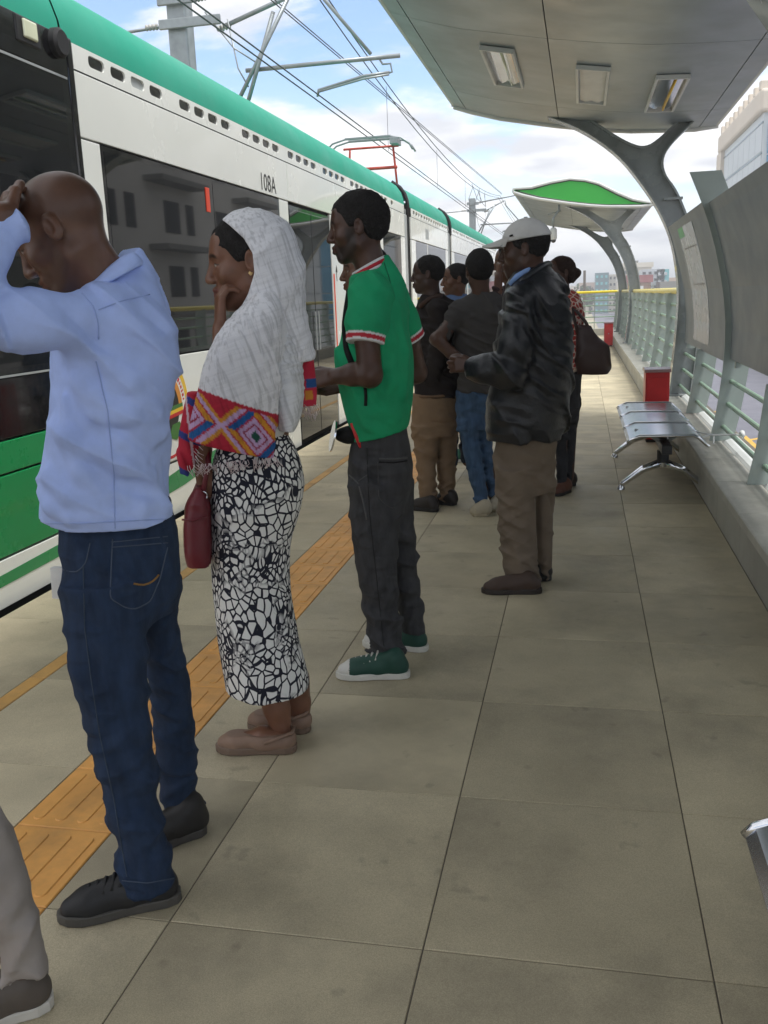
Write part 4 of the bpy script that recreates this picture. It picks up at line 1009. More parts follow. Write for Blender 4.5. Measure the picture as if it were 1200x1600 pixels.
from mathutils.bvhtree import BVHTree
class Person:
    def __init__(s, label, base, hv=.0035, gv=.007, skin=(.085,.045,.028), group='people waiting on the platform'):
        B = ground_px(*base); s.B = B; d = np.array([B[0], B[1], 0]); d /= np.linalg.norm(d); s.d = d; s.r = np.array([d[1], -d[0], 0])
        s.hv, s.gv, s.skin = hv, gv, np.array(skin)
        s.o = thing('person', label, 'person', (B[0], B[1], 0), group, math.atan2(s.r[1], s.r[0]))
        s.body = []; s.neckj = None
    def p(s, x, y, dep=0.):
        v = pray(x, y); C0 = np.array([0, 0, CH]); P0 = s.B+s.d*dep
        t = ((P0-C0)@s.d)/(v@s.d); q = C0+v*t-s.B; return np.array([q@s.r, dep, q[2]])
    def rows(s, L, dep=0., b=.1):
        out_ = []
        for q in L:
            y, xl, xr = q[:3]; dp = q[3] if len(q) > 3 else dep; bb = q[4] if len(q) > 4 else b
            A, Bq = s.p(xl, y, dp), s.p(xr, y, dp); out_.append(((A[2]+Bq[2])/2, (A[0]+Bq[0])/2, dp, max(.004, (Bq[0]-A[0])/2), bb))
        return out_
    def add(s, name, sd, col, material, parent=None):
        V, Fc = sd.mesh()
        C = col(V) if callable(col) else np.tile(np.array(col, float), (len(V), 1))
        return link(name, npmesh(name, [(V, Fc, C)]), material, parent or s.o)
    def bx(s, pts, m): 
        P_ = np.array(pts); return P_.min(0)-m, P_.max(0)+m
    def head(s, c, yaw, pitch=0., roll=0., sc=1., neck=None, lip=None, beard=0., scalp=0., jaw=1., female=False, hair=None, hairth=.012, hl=.066, haircol=(.018,.016,.015), nose=1.):
        fw = np.array([-math.cos(yaw)*math.cos(pitch), math.sin(yaw)*math.cos(pitch), math.sin(pitch)])
        up = np.array([math.cos(yaw)*math.sin(pitch), -math.sin(yaw)*math.sin(pitch), math.cos(pitch)])
        lat = np.cross(fw, up); up = up*math.cos(roll)+lat*math.sin(roll)
        M = frame(fw, up); s.hM, s.hc, s.hs = M, np.array(c), sc
        nk = M@((np.array(neck)-s.hc)/sc) if neck is not None else np.array((0,-.04,-.19))
        nk[2] = max(nk[2], -.205)
        sd = head_field(s.hv/sc, nk, jaw=jaw, female=female, nose=nose); V, Fc = sd.mesh()
        lip = lip if lip is not None else s.skin*np.array((.9,.72,.75))
        C = head_cols(V, s.skin, lip, beard=beard, scalp=scalp)
        s.body.append((s.hw(V), Fc, C))
        if hair:
            hs_ = hair_field(s.hv/sc, hairth, hl, hair); V, Fc = hs_.mesh()
            link('hair', npmesh('hair', [(s.hw(V), Fc, np.tile(np.array(haircol, float), (len(V), 1)))]), 'hair', s.o)
    def hw(s, V): return s.hc+(np.asarray(V)*s.hs)@s.hM
    def limb(s, pts, rs, hv=None, hands=None, tint=None):
        lo, hi = s.bx(pts, .16); sd = SDF(lo, hi, hv or s.hv*1.15); sd.chain(pts, rs, .015)
        if hands: hands(sd)
        V, Fc = sd.mesh(); s.body.append((V, Fc, np.tile(s.skin*(1 if tint is None else tint), (len(V), 1))))
    def core(s, pts_rs):                       # unseen trunk and legs under the clothes, coarse
        for pts, rs in pts_rs:
            lo, hi = s.bx(pts, .14); sd = SDF(lo, hi, .016); sd.chain(pts, rs, .03); V, Fc = sd.mesh(); s.body.append((V, Fc, np.tile(s.skin, (len(V), 1))))
    def finish(s): link('body', npmesh('body', s.body), 'skin', s.o)
    def garment(s, name, build, lo, hi, col, material, fold=None, gv=None, cuts=(), parent=None):
        sd = SDF(lo, hi, gv or s.gv); build(sd)
        if fold: sd.disp(fold)
        for n, c in cuts: sd.cut(n, c)
        return s.add(name, sd, col, material, parent)
    def shoe(s, heel, toe, kind='plain', col=(.03,.03,.03), sole=(.05,.05,.05), w=.095, ank=.07, hv=.005, trim=None, L=None):
        heel = np.array(heel[:2], float); toe = np.array(toe[:2], float); u = toe-heel; L = np.linalg.norm(u); u /= L; v = np.array([-u[1], u[0]])
        T = lambda a, b, z: np.array([heel[0]+u[0]*a*L+v[0]*b, heel[1]+u[1]*a*L+v[1]*b, z])
        lo = np.minimum(T(-.1,0,0), T(1.1,0,0))-.08; hi = np.maximum(T(-.1,0,0), T(1.1,0,0))+.08; lo[2] = 0; hi[2] = ank+.08
        sd = SDF(lo, hi, hv); q = w/.095
        sd.cone(T(.14,0,.042), T(.42,0,.042), .034*q, .036*q, .02); sd.cone(T(.42,0,.042), T(.74,0,.034), .037*q, .040*q, .02); sd.cone(T(.74,.004,.034), T(.88,.004,.030), .038*q, .026*q, .02)
        if kind != 'flat': sd.cone(T(.17,0,.05), T(.20,0,ank), .034*q, .037*q, .025); sd.cone(T(.24,0,.075), T(.62,0,.055), .034*q, .026*q, .025)
        else: sd.cone(T(.40,0,.030), T(.14,0,.040), .034, .034, .02)
        sd.cut((0,0,-1), -.014)
        if kind == 'flat':
            # low cut slipper: open over the instep
            sd.cut((0,0,1), .062)
        colf = col
        if trim is not None:
            def colf(V):
                C = np.tile(np.array(col, float), (len(V), 1)); a = ((V[:, :2]-heel)@u)/L
                C[(a > .80) & (V[:, 2] < .075)] = trim; return C
        o = s.add('shoe', sd, colf, 'shoe')
        ws = [(-.0,.012),(.03,.026),(.12,.036),(.3,.036),(.45,.037),(.65,.046),(.8,.046),(.92,.034),(.985,.016),(1.0,.006)]
        pl = [T(a, b*q, 0)[:2] for a, b in ws]+[T(a, -b*q, 0)[:2] for a, b in ws[::-1]]
        mb = MB().extr([(p_[0], p_[1]) for p_ in pl], 'z', .001, .026)
        me = mb.mesh('sole'); ca = me.color_attributes.new('Col', 'FLOAT_COLOR', 'POINT')
        for i in range(len(ca.data)): ca.data[i].color = (*sole, 1)
        link('sole', me, 'shoe', o, bevel=.004)
        return o, T
    def lay(s, obj, px, r_=.002, col=(.1,.1,.1), name='stitching', material='fabric', lift=.0012, step=6):
        me = obj.data; n = len(me.vertices); V = np.zeros(n*3, np.float32); me.vertices.foreach_get('co', V); bv = s.__dict__.setdefault('bv', {})
        if obj.name not in bv: bv[obj.name] = BVHTree.FromPolygons(V.reshape(-1, 3).tolist(), [tuple(p_.vertices) for p_ in me.polygons])
        C0 = np.array([0, 0, CH])-s.B; o0 = Vector((C0@s.r, C0@s.d, CH)); pts = []
        for (xa, ya), (xb, yb) in zip(px[:-1], px[1:]):
            k = max(1, int(math.hypot(xb-xa, yb-ya)/step))
            for i in range(k+1 if (xb, yb) == tuple(px[-1]) else k):
                v = pray(xa+(xb-xa)*i/k, ya+(yb-ya)*i/k); d = Vector((v@s.r, v@s.d, v[2])).normalized(); h = bv[obj.name].ray_cast(o0, d)
                if h[0] is not None and (not pts or (h[0]-pts[-1]).length < .08): pts.append(h[0]-d*lift)
        if len(pts) < 3: return None
        Q = np.array([tuple(p_) for p_ in pts]); Q[1:-1] = (Q[:-2]+2*Q[1:-1]+Q[2:])/4
        return s.mbpart(name, MB().tube([tuple(q) for q in Q], r_, 6), col, material, obj)
    def mbpart(s, name, mb, col, material, parent=None, smooth=True, **kw):
        me = mb.mesh(name); ca = me.color_attributes.new('Col', 'FLOAT_COLOR', 'POINT')
        ca.data.foreach_set('color', np.tile(np.array((*col, 1), np.float32), len(me.vertices)))
        return link(name, me, material, parent or s.o, smooth=smooth, **kw)
# ------------------------------------------------------------------ people
def gp(P, x, y):
    q = ground_px(x, y)-P.B; return np.array([q@P.r, q@P.d, 0.])
def wear(P, name, ops, col, material, fold=None, cuts=(), gv=None, parent=None, m_=.035):
    lo = np.full(3, 9.); hi = np.full(3, -9.)
    for o in ops:
        if o[0] == 'z':
            T = np.array(o[1]); a = np.stack([T[:, 1]-T[:, 3], T[:, 2]-T[:, 4], T[:, 0]], 1); b = np.stack([T[:, 1]+T[:, 3], T[:, 2]+T[:, 4], T[:, 0]], 1)
        elif o[0] == 'c':
            Q = np.array(o[1]); rr_ = max(o[2]); a, b = Q-rr_, Q+rr_
        else: Q = np.array([o[1]]); rr_ = max(o[2]); a, b = Q-rr_, Q+rr_
        lo = np.minimum(lo, a.min(0)); hi = np.maximum(hi, b.max(0))
    def build(sd):
        for o in ops:
            k = o[3] if len(o) > 3 else .03
            if o[0] == 'z': sd.zloft(o[1], o[2], o[3] if len(o) > 3 else 2.2)
            elif o[0] == 'c': sd.chain(o[1], o[2], k)
            elif o[0] == 'e': sd.ell(o[1], o[2], None, k)
    return P.garment(name, build, lo-m_, hi+m_, col, material, fold, gv, cuts, parent)
def trousers(P, pelvis, legs, col, material='fabric', seed=1, amp=.005, k=.03, gv=None, name='trousers'):
    ops = [('z', P.rows(pelvis), .03, 2.3)]+[('z', P.rows(l), k, 2.1) for l in legs]
    zk = np.mean([P.rows(l)[len(l)//2][0] for l in legs])
    low = lambda X, Y, Z: .45+.9*sst(.50-Z, 0, .35)+.5*np.exp(-((Z-.50)/.10)**2)
    fd = fsum(folds(seed, .085, (.45,.15,.9), amp*.75, low, 1.5), folds(seed+5, .15, (.9,.3,.45), amp*.7), folds(seed+7, .07, (-.6,.2,.8), amp*.5, low, 1.4), folds(seed+9, .036, (.2,.3,1), amp*.45, lambda X, Y, Z: sst(.20-Z, 0, .15)))
    return wear(P, name, ops, col, material, fd, gv=gv)
def laces(P, o, T, col, n=5, a0=.34, a1=.66, z0=.105, z1=.075):
    for i in range(n):
        a = a0+(a1-a0)*i/(n-1); z = z0+(z1-z0)*i/(n-1)
        P.mbpart('lace', MB().tube([T(a,-.030,z-.012), T(a+.02,0,z+.012), T(a+.05,.030,z-.014)], .004, 6), col, 'shoe', o)

SK1 = (.066,.030,.018); SK2 = (.125,.058,.034); SK3 = (.050,.023,.014)
# ---- man in the blue shirt
P = Person('bald man in light blue shirt and dark jeans resting his head on his raised arm', (245,1350), hv=.0032, gv=.006, skin=SK2)
pel = [(785,100,266,0,.108),(812,92,274,0,.120),(850,88,281,0,.128),(890,90,283,0,.133),(930,93,281,0,.125),(960,97,278,0,.11)]
nl = [(900,90,236,-.07,.095),(950,95,235,-.08,.09),(1000,103,232,-.09,.085),(1050,110,232,-.10,.08),(1100,121,235,-.11,.075),(1150,133,240,-.12,.072),(1200,150,244,-.13,.07),(1250,160,250,-.14,.068),(1300,172,260,-.15,.066),(1350,183,271,-.155,.066),(1384,189,275,-.16,.066)]
fl = [(900,205,284,.06,.09),(950,212,279,.08,.085),(1000,220,285,.1,.08),(1050,228,296,.11,.075),(1100,233,300,.12,.072),(1150,238,305,.13,.068),(1200,243,308,.14,.066),(1240,250,313,.15,.064),(1270,256,315,.155,.064)]
jcol = (.018,.034,.072)
tr = trousers(P, pel, (nl, fl), jcol, 'denim', 3, .0095, gv=.006)
# back pocket stitched on the seat
def patch(P, name, px, dep, col, material, parent, th=.006, sub=6):
    Q = [P.p(x, y, dep) for x, y in px]; mb = MB(); n = len(Q)
    mb.add([tuple(q) for q in Q]+[tuple(q+np.array((0,th,0))) for q in Q], [tuple(range(n)), tuple(range(2*n-1, n-1, -1))]+[(i, i+n, (i+1) % n+n, (i+1) % n) for i in range(n)])
    return P.mbpart(name, mb, col, material, parent, smooth=False, bevel=.002)
def surf_line(P, name, px, rows, col, r_=.0022, parent=None, material='fabric', lift=.001, p=2.1):
    # stitch or edge laid on the front of a lofted garment: depth solved from the loft rows
    T = sorted(P.rows(rows)); T = np.array(T); pts = []
    for x, y in px:
        dep = 0.
        for _ in range(6):
            q = P.p(x, y, dep); c, dd, a, b = [np.interp(q[2], T[:, 0], T[:, i]) for i in range(1, 5)]
            e = min(.98, abs((q[0]-c)/a)); dep = dd-b*(1-e**p)**(1/p)-lift
        pts.append(tuple(P.p(x, y, dep)))
    return P.mbpart(name, MB().tube(pts, r_, 6), col, material, parent)
for ln in ([(176,842),(174,880),(172,935),(196,950),(212,952),(235,940),(250,905),(262,855)], [(174,847),(215,843),(262,838)], [(175,855),(215,852),(262,848)], [(88,872),(98,890),(120,895),(134,880),(141,848)]):
    P.lay(tr, ln, .0016, (.07,.09,.13))
P.lay(tr, [(209,912),(225,915),(240,908),(248,898)], .0025, (.25,.14,.05))
P.lay(tr, [(130,885),(132,980),(142,1060),(156,1150),(178,1250),(198,1370)], .0014, (.05,.07,.10)); P.lay(tr, [(230,985),(240,1040),(250,1100),(262,1200),(268,1250)], .0014, (.06,.07,.09))
P.lay(tr, [(191,1376),(230,1380),(272,1372)], .0016, (.06,.08,.12))
shr = [(398,180,222,.03,.045),(425,142,238,.03,.09),(455,118,252,.02,.125),(490,100,266,.01,.148),(530,90,280,0,.155),(570,80,284,0,.158),(610,75,278,0,.152),(650,70,268,0,.146),(700,64,262,0,.142),(740,59,264,0,.142),(780,56,273,0,.146),(815,58,283,0,.15),(834,62,287,0,.152)]
sh_, el_, wr_ = P.p(160,497,-.10), P.p(-75,505,-.26), P.p(8,362,-.15)
sh2, el2, wr2 = P.p(205,500,.10), P.p(150,590,.24), P.p(125,540,.34)
scol = (.40,.51,.86)
bm_ = lambda X, Y, Z: .6+.8*sst(1.15-Z, 0, .35)
def ridge(P, px, rows, r_, lift=-.003, p=2.25):
    T = np.array(sorted(P.rows(rows))); pts = []
    for x, y in px:
        dep = 0.
        for _ in range(6):
            q = P.p(x, y, dep); c, dd, a, b = [np.interp(q[2], T[:, 0], T[:, i]) for i in range(1, 5)]
            e = min(.98, abs((q[0]-c)/a)); dep = dd-b*(1-e**p)**(1/p)-lift
        pts.append(P.p(x, y, dep))
    return ('c', pts, [r_*(.5 if i in (0, len(pts)-1) else 1) for i in range(len(pts))], .03)
RG = [ridge(P, q, shr, .011) for q in ([(112,545),(125,600),(150,650),(185,690),(225,720)], [(128,560),(150,610),(190,650),(240,690)], [(165,560),(200,600),(245,640)], [(62,770),(75,795),(110,812),(150,815)], [(75,740),(110,775),(150,790)], [(170,600),(205,640),(250,680)], [(150,700),(190,730),(240,740)], [(100,620),(108,680),(128,740),(160,775)], [(180,770),(220,790),(265,790)])]
SH = wear(P, 'shirt', [('z', P.rows(shr), .03, 2.25)]+RG+[ ('c', [sh_, (sh_+el_)/2, el_], [.068,.056,.047], .05), ('c', [el_, (el_+wr_)/2, wr_], [.047,.044,.041], .02), ('c', [sh2, el2, wr2], [.075,.06,.045], .05)], scol, 'fabric',
     fsum(folds(11, .17, (.75,.2,.85), .014, bm_, .8), folds(12, .085, (.7,.1,.8), .009, bm_), folds(13, .06, (1,.2,.35), .008, lambda X, Y, Z: sst(Z, 1.15, 1.3)*sst(-X, .0, .1))),
     cuts=[((.0,.10,-1), -P.p(170,832,-.145)[2]+.0145*-1)], gv=.0045)
for ln in ([(128,458),(146,478),(154,505),(154,530)], [(154,484),(190,470),(234,460)], [(60,818),(130,818),(200,814),(284,810)], [(150,565),(168,640),(178,740),(180,826)]):
    P.lay(SH, ln, .0014, (.31,.40,.70), 'seam')
# shirt collar
def strip(P, name, A, B, col, material, th=.006, puff=.006, parent=None):
    A = np.array([P.p(*q) for q in A]); B = np.array([P.p(*q) for q in B]); c = (A.mean(0)+B.mean(0))/2
    def sm(Q):
        t_ = np.linspace(0, len(Q)-1, 5*(len(Q)-1)+1); Q2 = np.stack([np.interp(t_, range(len(Q)), Q[:, i]) for i in range(3)], 1)
        for _ in range(3): Q2[1:-1] = (Q2[:-2]+2*Q2[1:-1]+Q2[2:])/4
        return Q2
    A, B = sm(A), sm(B); rings = []
    for a, b in zip(A, B):
        n = a-c; n[2] = 0; n /= np.linalg.norm(n)+1e-6; n[2] = .5; n /= np.linalg.norm(n)
        m_ = (a+b)/2+n*puff; rings.append([a+n*.002, a*.5+m_*.5+n*puff*.4, m_, m_*.5+b*.5+n*puff*.4, b, b-n*th, m_-n*(th+puff*.6), a-n*th])
    return P.mbpart(name, MB().loft(rings), col, material, parent)
strip(P, 'collar', [(152,436,-.055),(170,417,-.068),(190,401,-.066),(206,394,-.045),(213,396,0),(206,398,.05),(185,410,.07)],
      [(140,456,-.090),(168,440,-.108),(196,426,-.103),(217,415,-.075),(227,415,0),(216,417,.06),(190,428,.09)], scol, 'fabric')
P.head(P.p(97,366,0.0), R(18), R(-30), sc=1.03, neck=P.p(168,452,.0), scalp=.35, beard=.35)
P.limb([el_, wr_, wr_+np.array((.0,0,.03))], [.036,.028,.028], hands=lambda sd: hand(sd, wr_+np.array((.0,.0,.015)), (-.05,.88,.48), (.75,.1,-.4), -1, (.3,.4,.3), .98, .10, (1.1,1.0,.2)))
P.core([([P.p(170,800,0), P.p(165,600,0), P.p(165,480,.02)], [.11,.10,.07]), ([P.p(165,880,-.05), P.p(180,1100,-.11), P.p(232,1370,-.16)], [.05,.04,.035]), ([P.p(240,880,.05), P.p(265,1080,.11), P.p(285,1260,.155)], [.045,.035,.03])])
P.finish()
o, T = P.shoe(gp(P,284,1402), gp(P,90,1440), col=(.018,.018,.019), sole=(.075,.07,.062), ank=.088, hv=.004)
laces(P, o, T, (.012,.012,.012), 6, .36, .70, .098, .070)
o, T = P.shoe(gp(P,322,1296), gp(P,215,1330), col=(.02,.018,.017), sole=(.06,.055,.05), ank=.088)
pt = thing('paper', 'folded white paper sticking out of the jeans pocket', 'paper', tuple(P.B+P.r*P.p(84,895,-.02)[0]+P.d*(-.02)+np.array((0,0,P.p(84,910,-.02)[2]))))
part('sheet', MB().add([(-.012,0,-.04),(.03,.01,-.045),(.028,.012,.03),(-.008,.0,.035),(-.010,.014,-.04),(.03,.024,-.045),(.03,.026,.03),(-.006,.014,.035)], [(0,1,2,3),(7,6,5,4),(0,4,5,1),(1,5,6,2),(2,6,7,3),(3,7,4,0)]), 'dwhite', pt)

# ---- woman in the white shawl
P = Person('woman in white gauze shawl and black and white pebble print skirt, hand at her mouth', (412,1158), hv=.003, gv=.006, skin=(.175,.080,.047))
sk = [(668,356,442,0,.10),(690,340,455,0,.12),(715,331,468,0,.14),(745,327,476,0,.155),(775,326,475,0,.158),(805,326,468,0,.15),(840,327,456,0,.142),(880,329,452,0,.138),(920,332,455,0,.138),(960,336,460,0,.142),(1000,340,468,0,.146),(1035,345,478,0,.15),(1058,349,483,0,.152),(1070,350,484,0,.152)]
wear(P, 'skirt', [('z', P.rows(sk), .02, 2.2)], (1,1,1), 'skirt', fsum(folds(21, .16, (1,.2,.15), .005, lambda X, Y, Z: sst(.75-Z, 0, .4)), folds(22, .1, (.3,.2,1), .003, lambda X, Y, Z: sst(Z, .55, .75))))
# white inner blouse and arms under the shawl
bl = [(680,345,448,0,.11),(640,338,450,0,.115),(600,342,462,0,.125),(560,350,466,0,.13),(520,356,462,.0,.13),(490,372,455,.0,.11),(468,392,448,.0,.07)]
wear(P, 'blouse', [('z', P.rows(bl), .03)], (.62,.62,.62), 'fabric', gv=.009)
P.head(P.p(386,412,.0), R(2), R(-6), sc=1.08, neck=P.p(405,500,.0), female=True, lip=(.13,.045,.04), jaw=.95, hair='short', hairth=.014, hl=.064, nose=.985)
# shawl hood
hs = SDF((-.16,-.24,-.28), (.16,.14,.20), .0042)
hs.ell((0,-.022,.034), (.102,.118,.108), k=.02); hs.ell((0,-.046,-.03), (.096,.096,.12), k=.05); hs.cone((0,-.052,-.08), (0,-.058,-.26), .082, .086, .06); hs.cone((0,.01,-.13), (0,-.02,-.24), .058, .085, .05)
hs.disp(fsum(folds(31, .030, (.1,.75,.55), .0020, None, .55), folds(32, .10, (0,.5,.8), .003)))
ze = np.array([-.30,-.20,-.13,-.08,-.03,.02,.06,.10,.13,.16]); ye = np.array([.085,.075,.050,.010,-.016,-.020,-.004,.028,.055,.065])
Yh, Zh = hs.ax[1][None, :, None], hs.ax[2][None, None, :]
hs.F = np.maximum(hs.F, (Yh-np.interp(hs.ax[2], ze, ye)[None, None, :]).astype(np.float32))
hs.ell((0,.035,-.03), (.074,.09,.112), None, .01, 's')
V, Fc = hs.mesh()
hood = link('shawl_hood', npmesh('shawl_hood', [(P.hw(V), Fc, np.tile(np.array((.74,.74,.76)), (len(V), 1)))]), 'scarf', P.o)
V = None
# shawl back and near-shoulder drape with woven border
RED = np.array((.42,.022,.045))
def border(V, zt, zb, u0):
    u = V[:, 0]*1.0+u0; v = (V[:, 2]-zb)/(zt-zb)
    Pq = .19; uu = np.abs(((u/Pq) % 1)-.5)*2; vv = np.abs(v-.5)*2
    D = uu*.95+vv*.75; C = np.tile(RED, (len(V), 1))
    side = ((u/Pq) % 1) > .5
    bands = [(.0,.16,(.015,.07,.05)),(.16,.30,(.50,.34,.55)),(.30,.36,(.30,.02,.05)),(.36,.50,(.50,.34,.55)),(.56,.78,None),(.84,1.0,(.50,.34,.55)),(1.0,1.14,(.55,.24,.03))]
    for a, b, c in bands:
        m_ = (D >= a) & (D < b)
        if c is None:
            C[m_ & (side == (v > .5))] = (.62,.27,.03); C[m_ & (side != (v > .5))] = (.015,.10,.30)
        else: C[m_] = c
    C[v > .93] = RED; C[v < .05] = RED*.8
    return C
bk = [(474,398,466,.035,.09),(500,402,470,.03,.115),(540,408,473,.02,.13),(580,415,474,.01,.135),(620,420,474,.0,.135),(650,424,472,.0,.13),(668,430,462,.0,.125)]
wear(P, 'shawl_back', [('z', P.rows(bk), .03)], (.66,.67,.69), 'scarf', fsum(folds(33, .026, (.0,.05,1), .0022, None, .35), folds(34, .09, (1,.3,.4), .003)), gv=.005)
dr = [(456,398,432,-.075,.05),(470,385,440,-.085,.065),(495,356,442,-.095,.078),(515,341,442,-.10,.082),(535,330,441,-.10,.085),(570,315,440,-.10,.085),(610,308,439,-.10,.085),(650,297,437,-.10,.082),(690,291,435,-.10,.078),(722,290,433,-.10,.074)]
zt, zb = P.p(380,632,-.18)[2], P.p(380,722,-.18)[2]
def drcol(V):
    C = np.tile(np.array((.72,.72,.74)), (len(V), 1))
    sl_ = V[:, 2]+(V[:, 0]-P.p(380,650,-.1)[0])*.40
    m_ = sl_ < zt; Bc = border(np.stack([V[:, 0], V[:, 1], sl_], 1), zt, zb, .055); C[m_] = Bc[m_]; return C
cutz = P.p(380,712,-.18)[2]; cx0 = P.p(380,650,-.1)[0]
wear(P, 'shawl_drape', [('z', P.rows(dr), .03, 2.4)], drcol, 'scarf', fsum(folds(35, .040, (1,.2,.35), .0035, None, .5), folds(36, .12, (1,.2,.2), .006, lambda X, Y, Z: sst(1.35-Z, 0, .3))), gv=.0045,
     cuts=[((-.28,0,-1), -cutz-.28*cx0)])
tl = [(612,292,318,-.06,.03),(650,284,320,-.06,.035),(690,277,316,-.06,.035),(722,276,306,-.06,.03),(742,280,298,-.06,.02)]
def tlcol(V):
    C = np.tile(RED, (len(V), 1)); m_ = np.sin(V[:, 2]*55+V[:, 0]*30) > .82; C[m_] = (.03,.05,.22); m2 = np.abs(V[:, 0]-np.interp(V[:, 2], [V[:, 2].min(), V[:, 2].max()], [V[:, 0].mean()+.005, V[:, 0].mean()-.005])) < .003; C[m2] = (.6,.45,.5); return C
wear(P, 'shawl_tail', [('z', P.rows(tl), .02)], tlcol, 'fabric', folds(37, .04, (1,.3,.3), .004), gv=.004)
rt_ = [(500,452,468,.06,.03),(530,456,482,.06,.035),(560,458,491,.06,.035),(590,456,494,.06,.035),(615,455,496,.06,.032),(634,454,494,.06,.028)]
def rtcol(V):
    z1 = P.p(475,518,.06)[2]; C = np.tile(RED*1.1, (len(V), 1)); C[V[:, 2]+V[:, 0]*.5 > z1+.5*P.p(475,518,.06)[0]] = (.72,.72,.74)
    zb2 = P.p(475,634,.06)[2]; t_ = (V[:, 2]-zb2)/.2; C[(t_ > .28) & (t_ < .42) & (np.sin(V[:, 0]*90) > -.2)] = (.02,.08,.25); C[(t_ > .1) & (t_ < .25) & (np.sin(V[:, 0]*120+1) > .1)] = (.5,.2,.03); return C
wear(P, 'shawl_tail', [('z', P.rows(rt_), .02)], rtcol, 'fabric', folds(38, .05, (1,.3,.2), .005), gv=.004)
rs = np.random.RandomState(5); fr = MB()
for k in range(34):
    x = rs.uniform(456, 496); a = P.p(x, 632, .05+rs.uniform(-.02,.03)); fr.tube([a, a+np.array((rs.normal()*.008, 0, -.015)), a+np.array((rs.normal()*.016, rs.normal()*.01, -.03-rs.rand()*.02))], .0013, 4)
for k in range(60):
    x = rs.uniform(292, 432); y = 715-(x-380)*.10+4; a = P.p(x, y, -.165+rs.uniform(-.01,.02)); fr.tube([a, a+np.array((rs.normal()*.006, 0, -.012)), a+np.array((rs.normal()*.012, 0, -.02-rs.rand()*.018))], .0012, 4)
for k in range(30):
    q = rs.rand(); x = 312-q*8+rs.normal()*2; y = 630+q*105; a = P.p(x, y, -.095); fr.tube([a, a+np.array((.008+rs.rand()*.01, -.004, -.008-rs.rand()*.012))], .0012, 4)
fo = P.mbpart('fringe', fr, (.6,.5,.5), 'fabric')
# her raised left hand and forearm at the mouth, the other arm hanging
wr = P.p(345,513,-.062); el = P.p(352,590,-.09)
P.limb([el, wr], [.036,.024], hands=lambda sd: hand(sd, wr+np.array((.0,0,.01)), (.05,.12,1), (.95,.25,.1), 1, (.55,.9,.6), .92, .05, (1.0,.7,.6)), tint=1.0)
w2 = P.p(318,735,-.04)
P.limb([P.p(318,640,-.04), P.p(314,700,-.04), w2], [.036,.03,.024], hands=lambda sd: hand(sd, w2, (.15,0,-1), (.2,1,0), 1, (.5,.7,.5), .92))
P.limb([P.p(420,1060,-.045), P.p(432,1105,-.05), P.p(442,1148,-.052), P.p(443,1160,-.05)], [.048,.042,.032,.03]); P.limb([P.p(462,1060,.05), P.p(466,1098,.06), P.p(470,1128,.065), P.p(470,1138,.065)], [.046,.04,.031,.03])
for hx, hy, tx, ty in ((458,1172,345,1170), (482,1142,392,1135)):
    a, b = gp(P, hx, hy), gp(P, tx, ty); P.limb([a*.88+b*.12+np.array((0,0,.035)), a*.6+b*.4+np.array((0,0,.045)), a*.35+b*.65+np.array((0,0,.036))], [.03,.034,.026])
P.core([([P.p(400,780,0), P.p(405,600,0), P.p(410,500,.0)], [.10,.09,.05]), ([P.p(380,800,-.04), P.p(420,1080,-.045)], [.06,.04]), ([P.p(410,800,.03), P.p(448,1070,.045)], [.05,.035])])
P.finish()
for hx, hy, tx, ty in ((464,1173,338,1172), (485,1143,388,1136)):
    o, T = P.shoe(gp(P, hx, hy), gp(P, tx, ty), 'flat', (.24,.155,.11), (.16,.11,.08), w=.088, hv=.004)
    P.mbpart('strap', MB().tube([T(.36,-.040,.045), T(.2,-.040,.062), T(.03,-.02,.072), T(.03,.02,.072), T(.2,.040,.062), T(.36,.040,.045)], .006, 6), (.24,.155,.11), 'shoe', o)
e_ = P.hw(np.array([[-.080,-.006,-.028],[.080,-.006,-.028]]))
for q in e_: P.mbpart('earring', MB().tube([tuple(q+np.array((0,0,.007))), tuple(q), tuple(q-np.array((0,0,.007)))], [.002,.007,.002], 8), (.8,.55,.25), 'shoe')
WP = P
# handbag
c = P.p(306,815,-.05); bw = P.B+P.r*c[0]+P.d*c[1]
hb = thing('handbag', 'small dark red leather handbag hanging in front of the printed skirt', 'handbag', (bw[0], bw[1], P.p(306,878,-.05)[2]), None, P.o.rotation_euler.z)
z0 = P.p(306,878,-.05)[2]; Hh = P.p(306,752,-.05)[2]-z0
sd = SDF((-.10,-.12,-.02), (.10,.12,Hh+.05), .005)
sd.zloft([(.0,0,0,.036,.085),(.04,0,0,.042,.09),(.12,.004,0,.042,.088),(Hh*.75,.012,0,.036,.08),(Hh-.01,.022,0,.014,.06)], .01, 3.2); sd.disp(folds(41, .12, (.5,.5,1), .004))
V, Fc = sd.mesh(); bag = link('bag_body', npmesh('bag_body', [(V, Fc, np.tile(np.array((.13,.010,.018)), (len(V), 1)))]), 'leatherbag', hb)
tb = lambda nm, pts, r_, m_: part(nm, MB().tube(pts, r_, 8), m_, hb, smooth=True)
MT['redleather'] = mat('strap_red_leather', (.13,.010,.018), .45)
MT['brownleather'] = mat('strap_brown_leather', (.035,.018,.014), .45)
tb('strap', [(.03,-.05,Hh-.03),(.05,-.02,Hh+.05),(.055,.0,Hh+.115),(.05,.02,Hh+.05),(.03,.05,Hh-.03)], .008, 'redleather')
tb('ring', [(.028+.014*math.cos(a), -.055, Hh-.035+.014*math.sin(a)) for a in np.linspace(0, 6.28, 13)], .0025, 'chrome')
tb('zip_seam', [(-.035,-.086,Hh*.62),(.0,-.088,Hh*.60),(.04,-.084,Hh*.64)], .003, 'redleather')

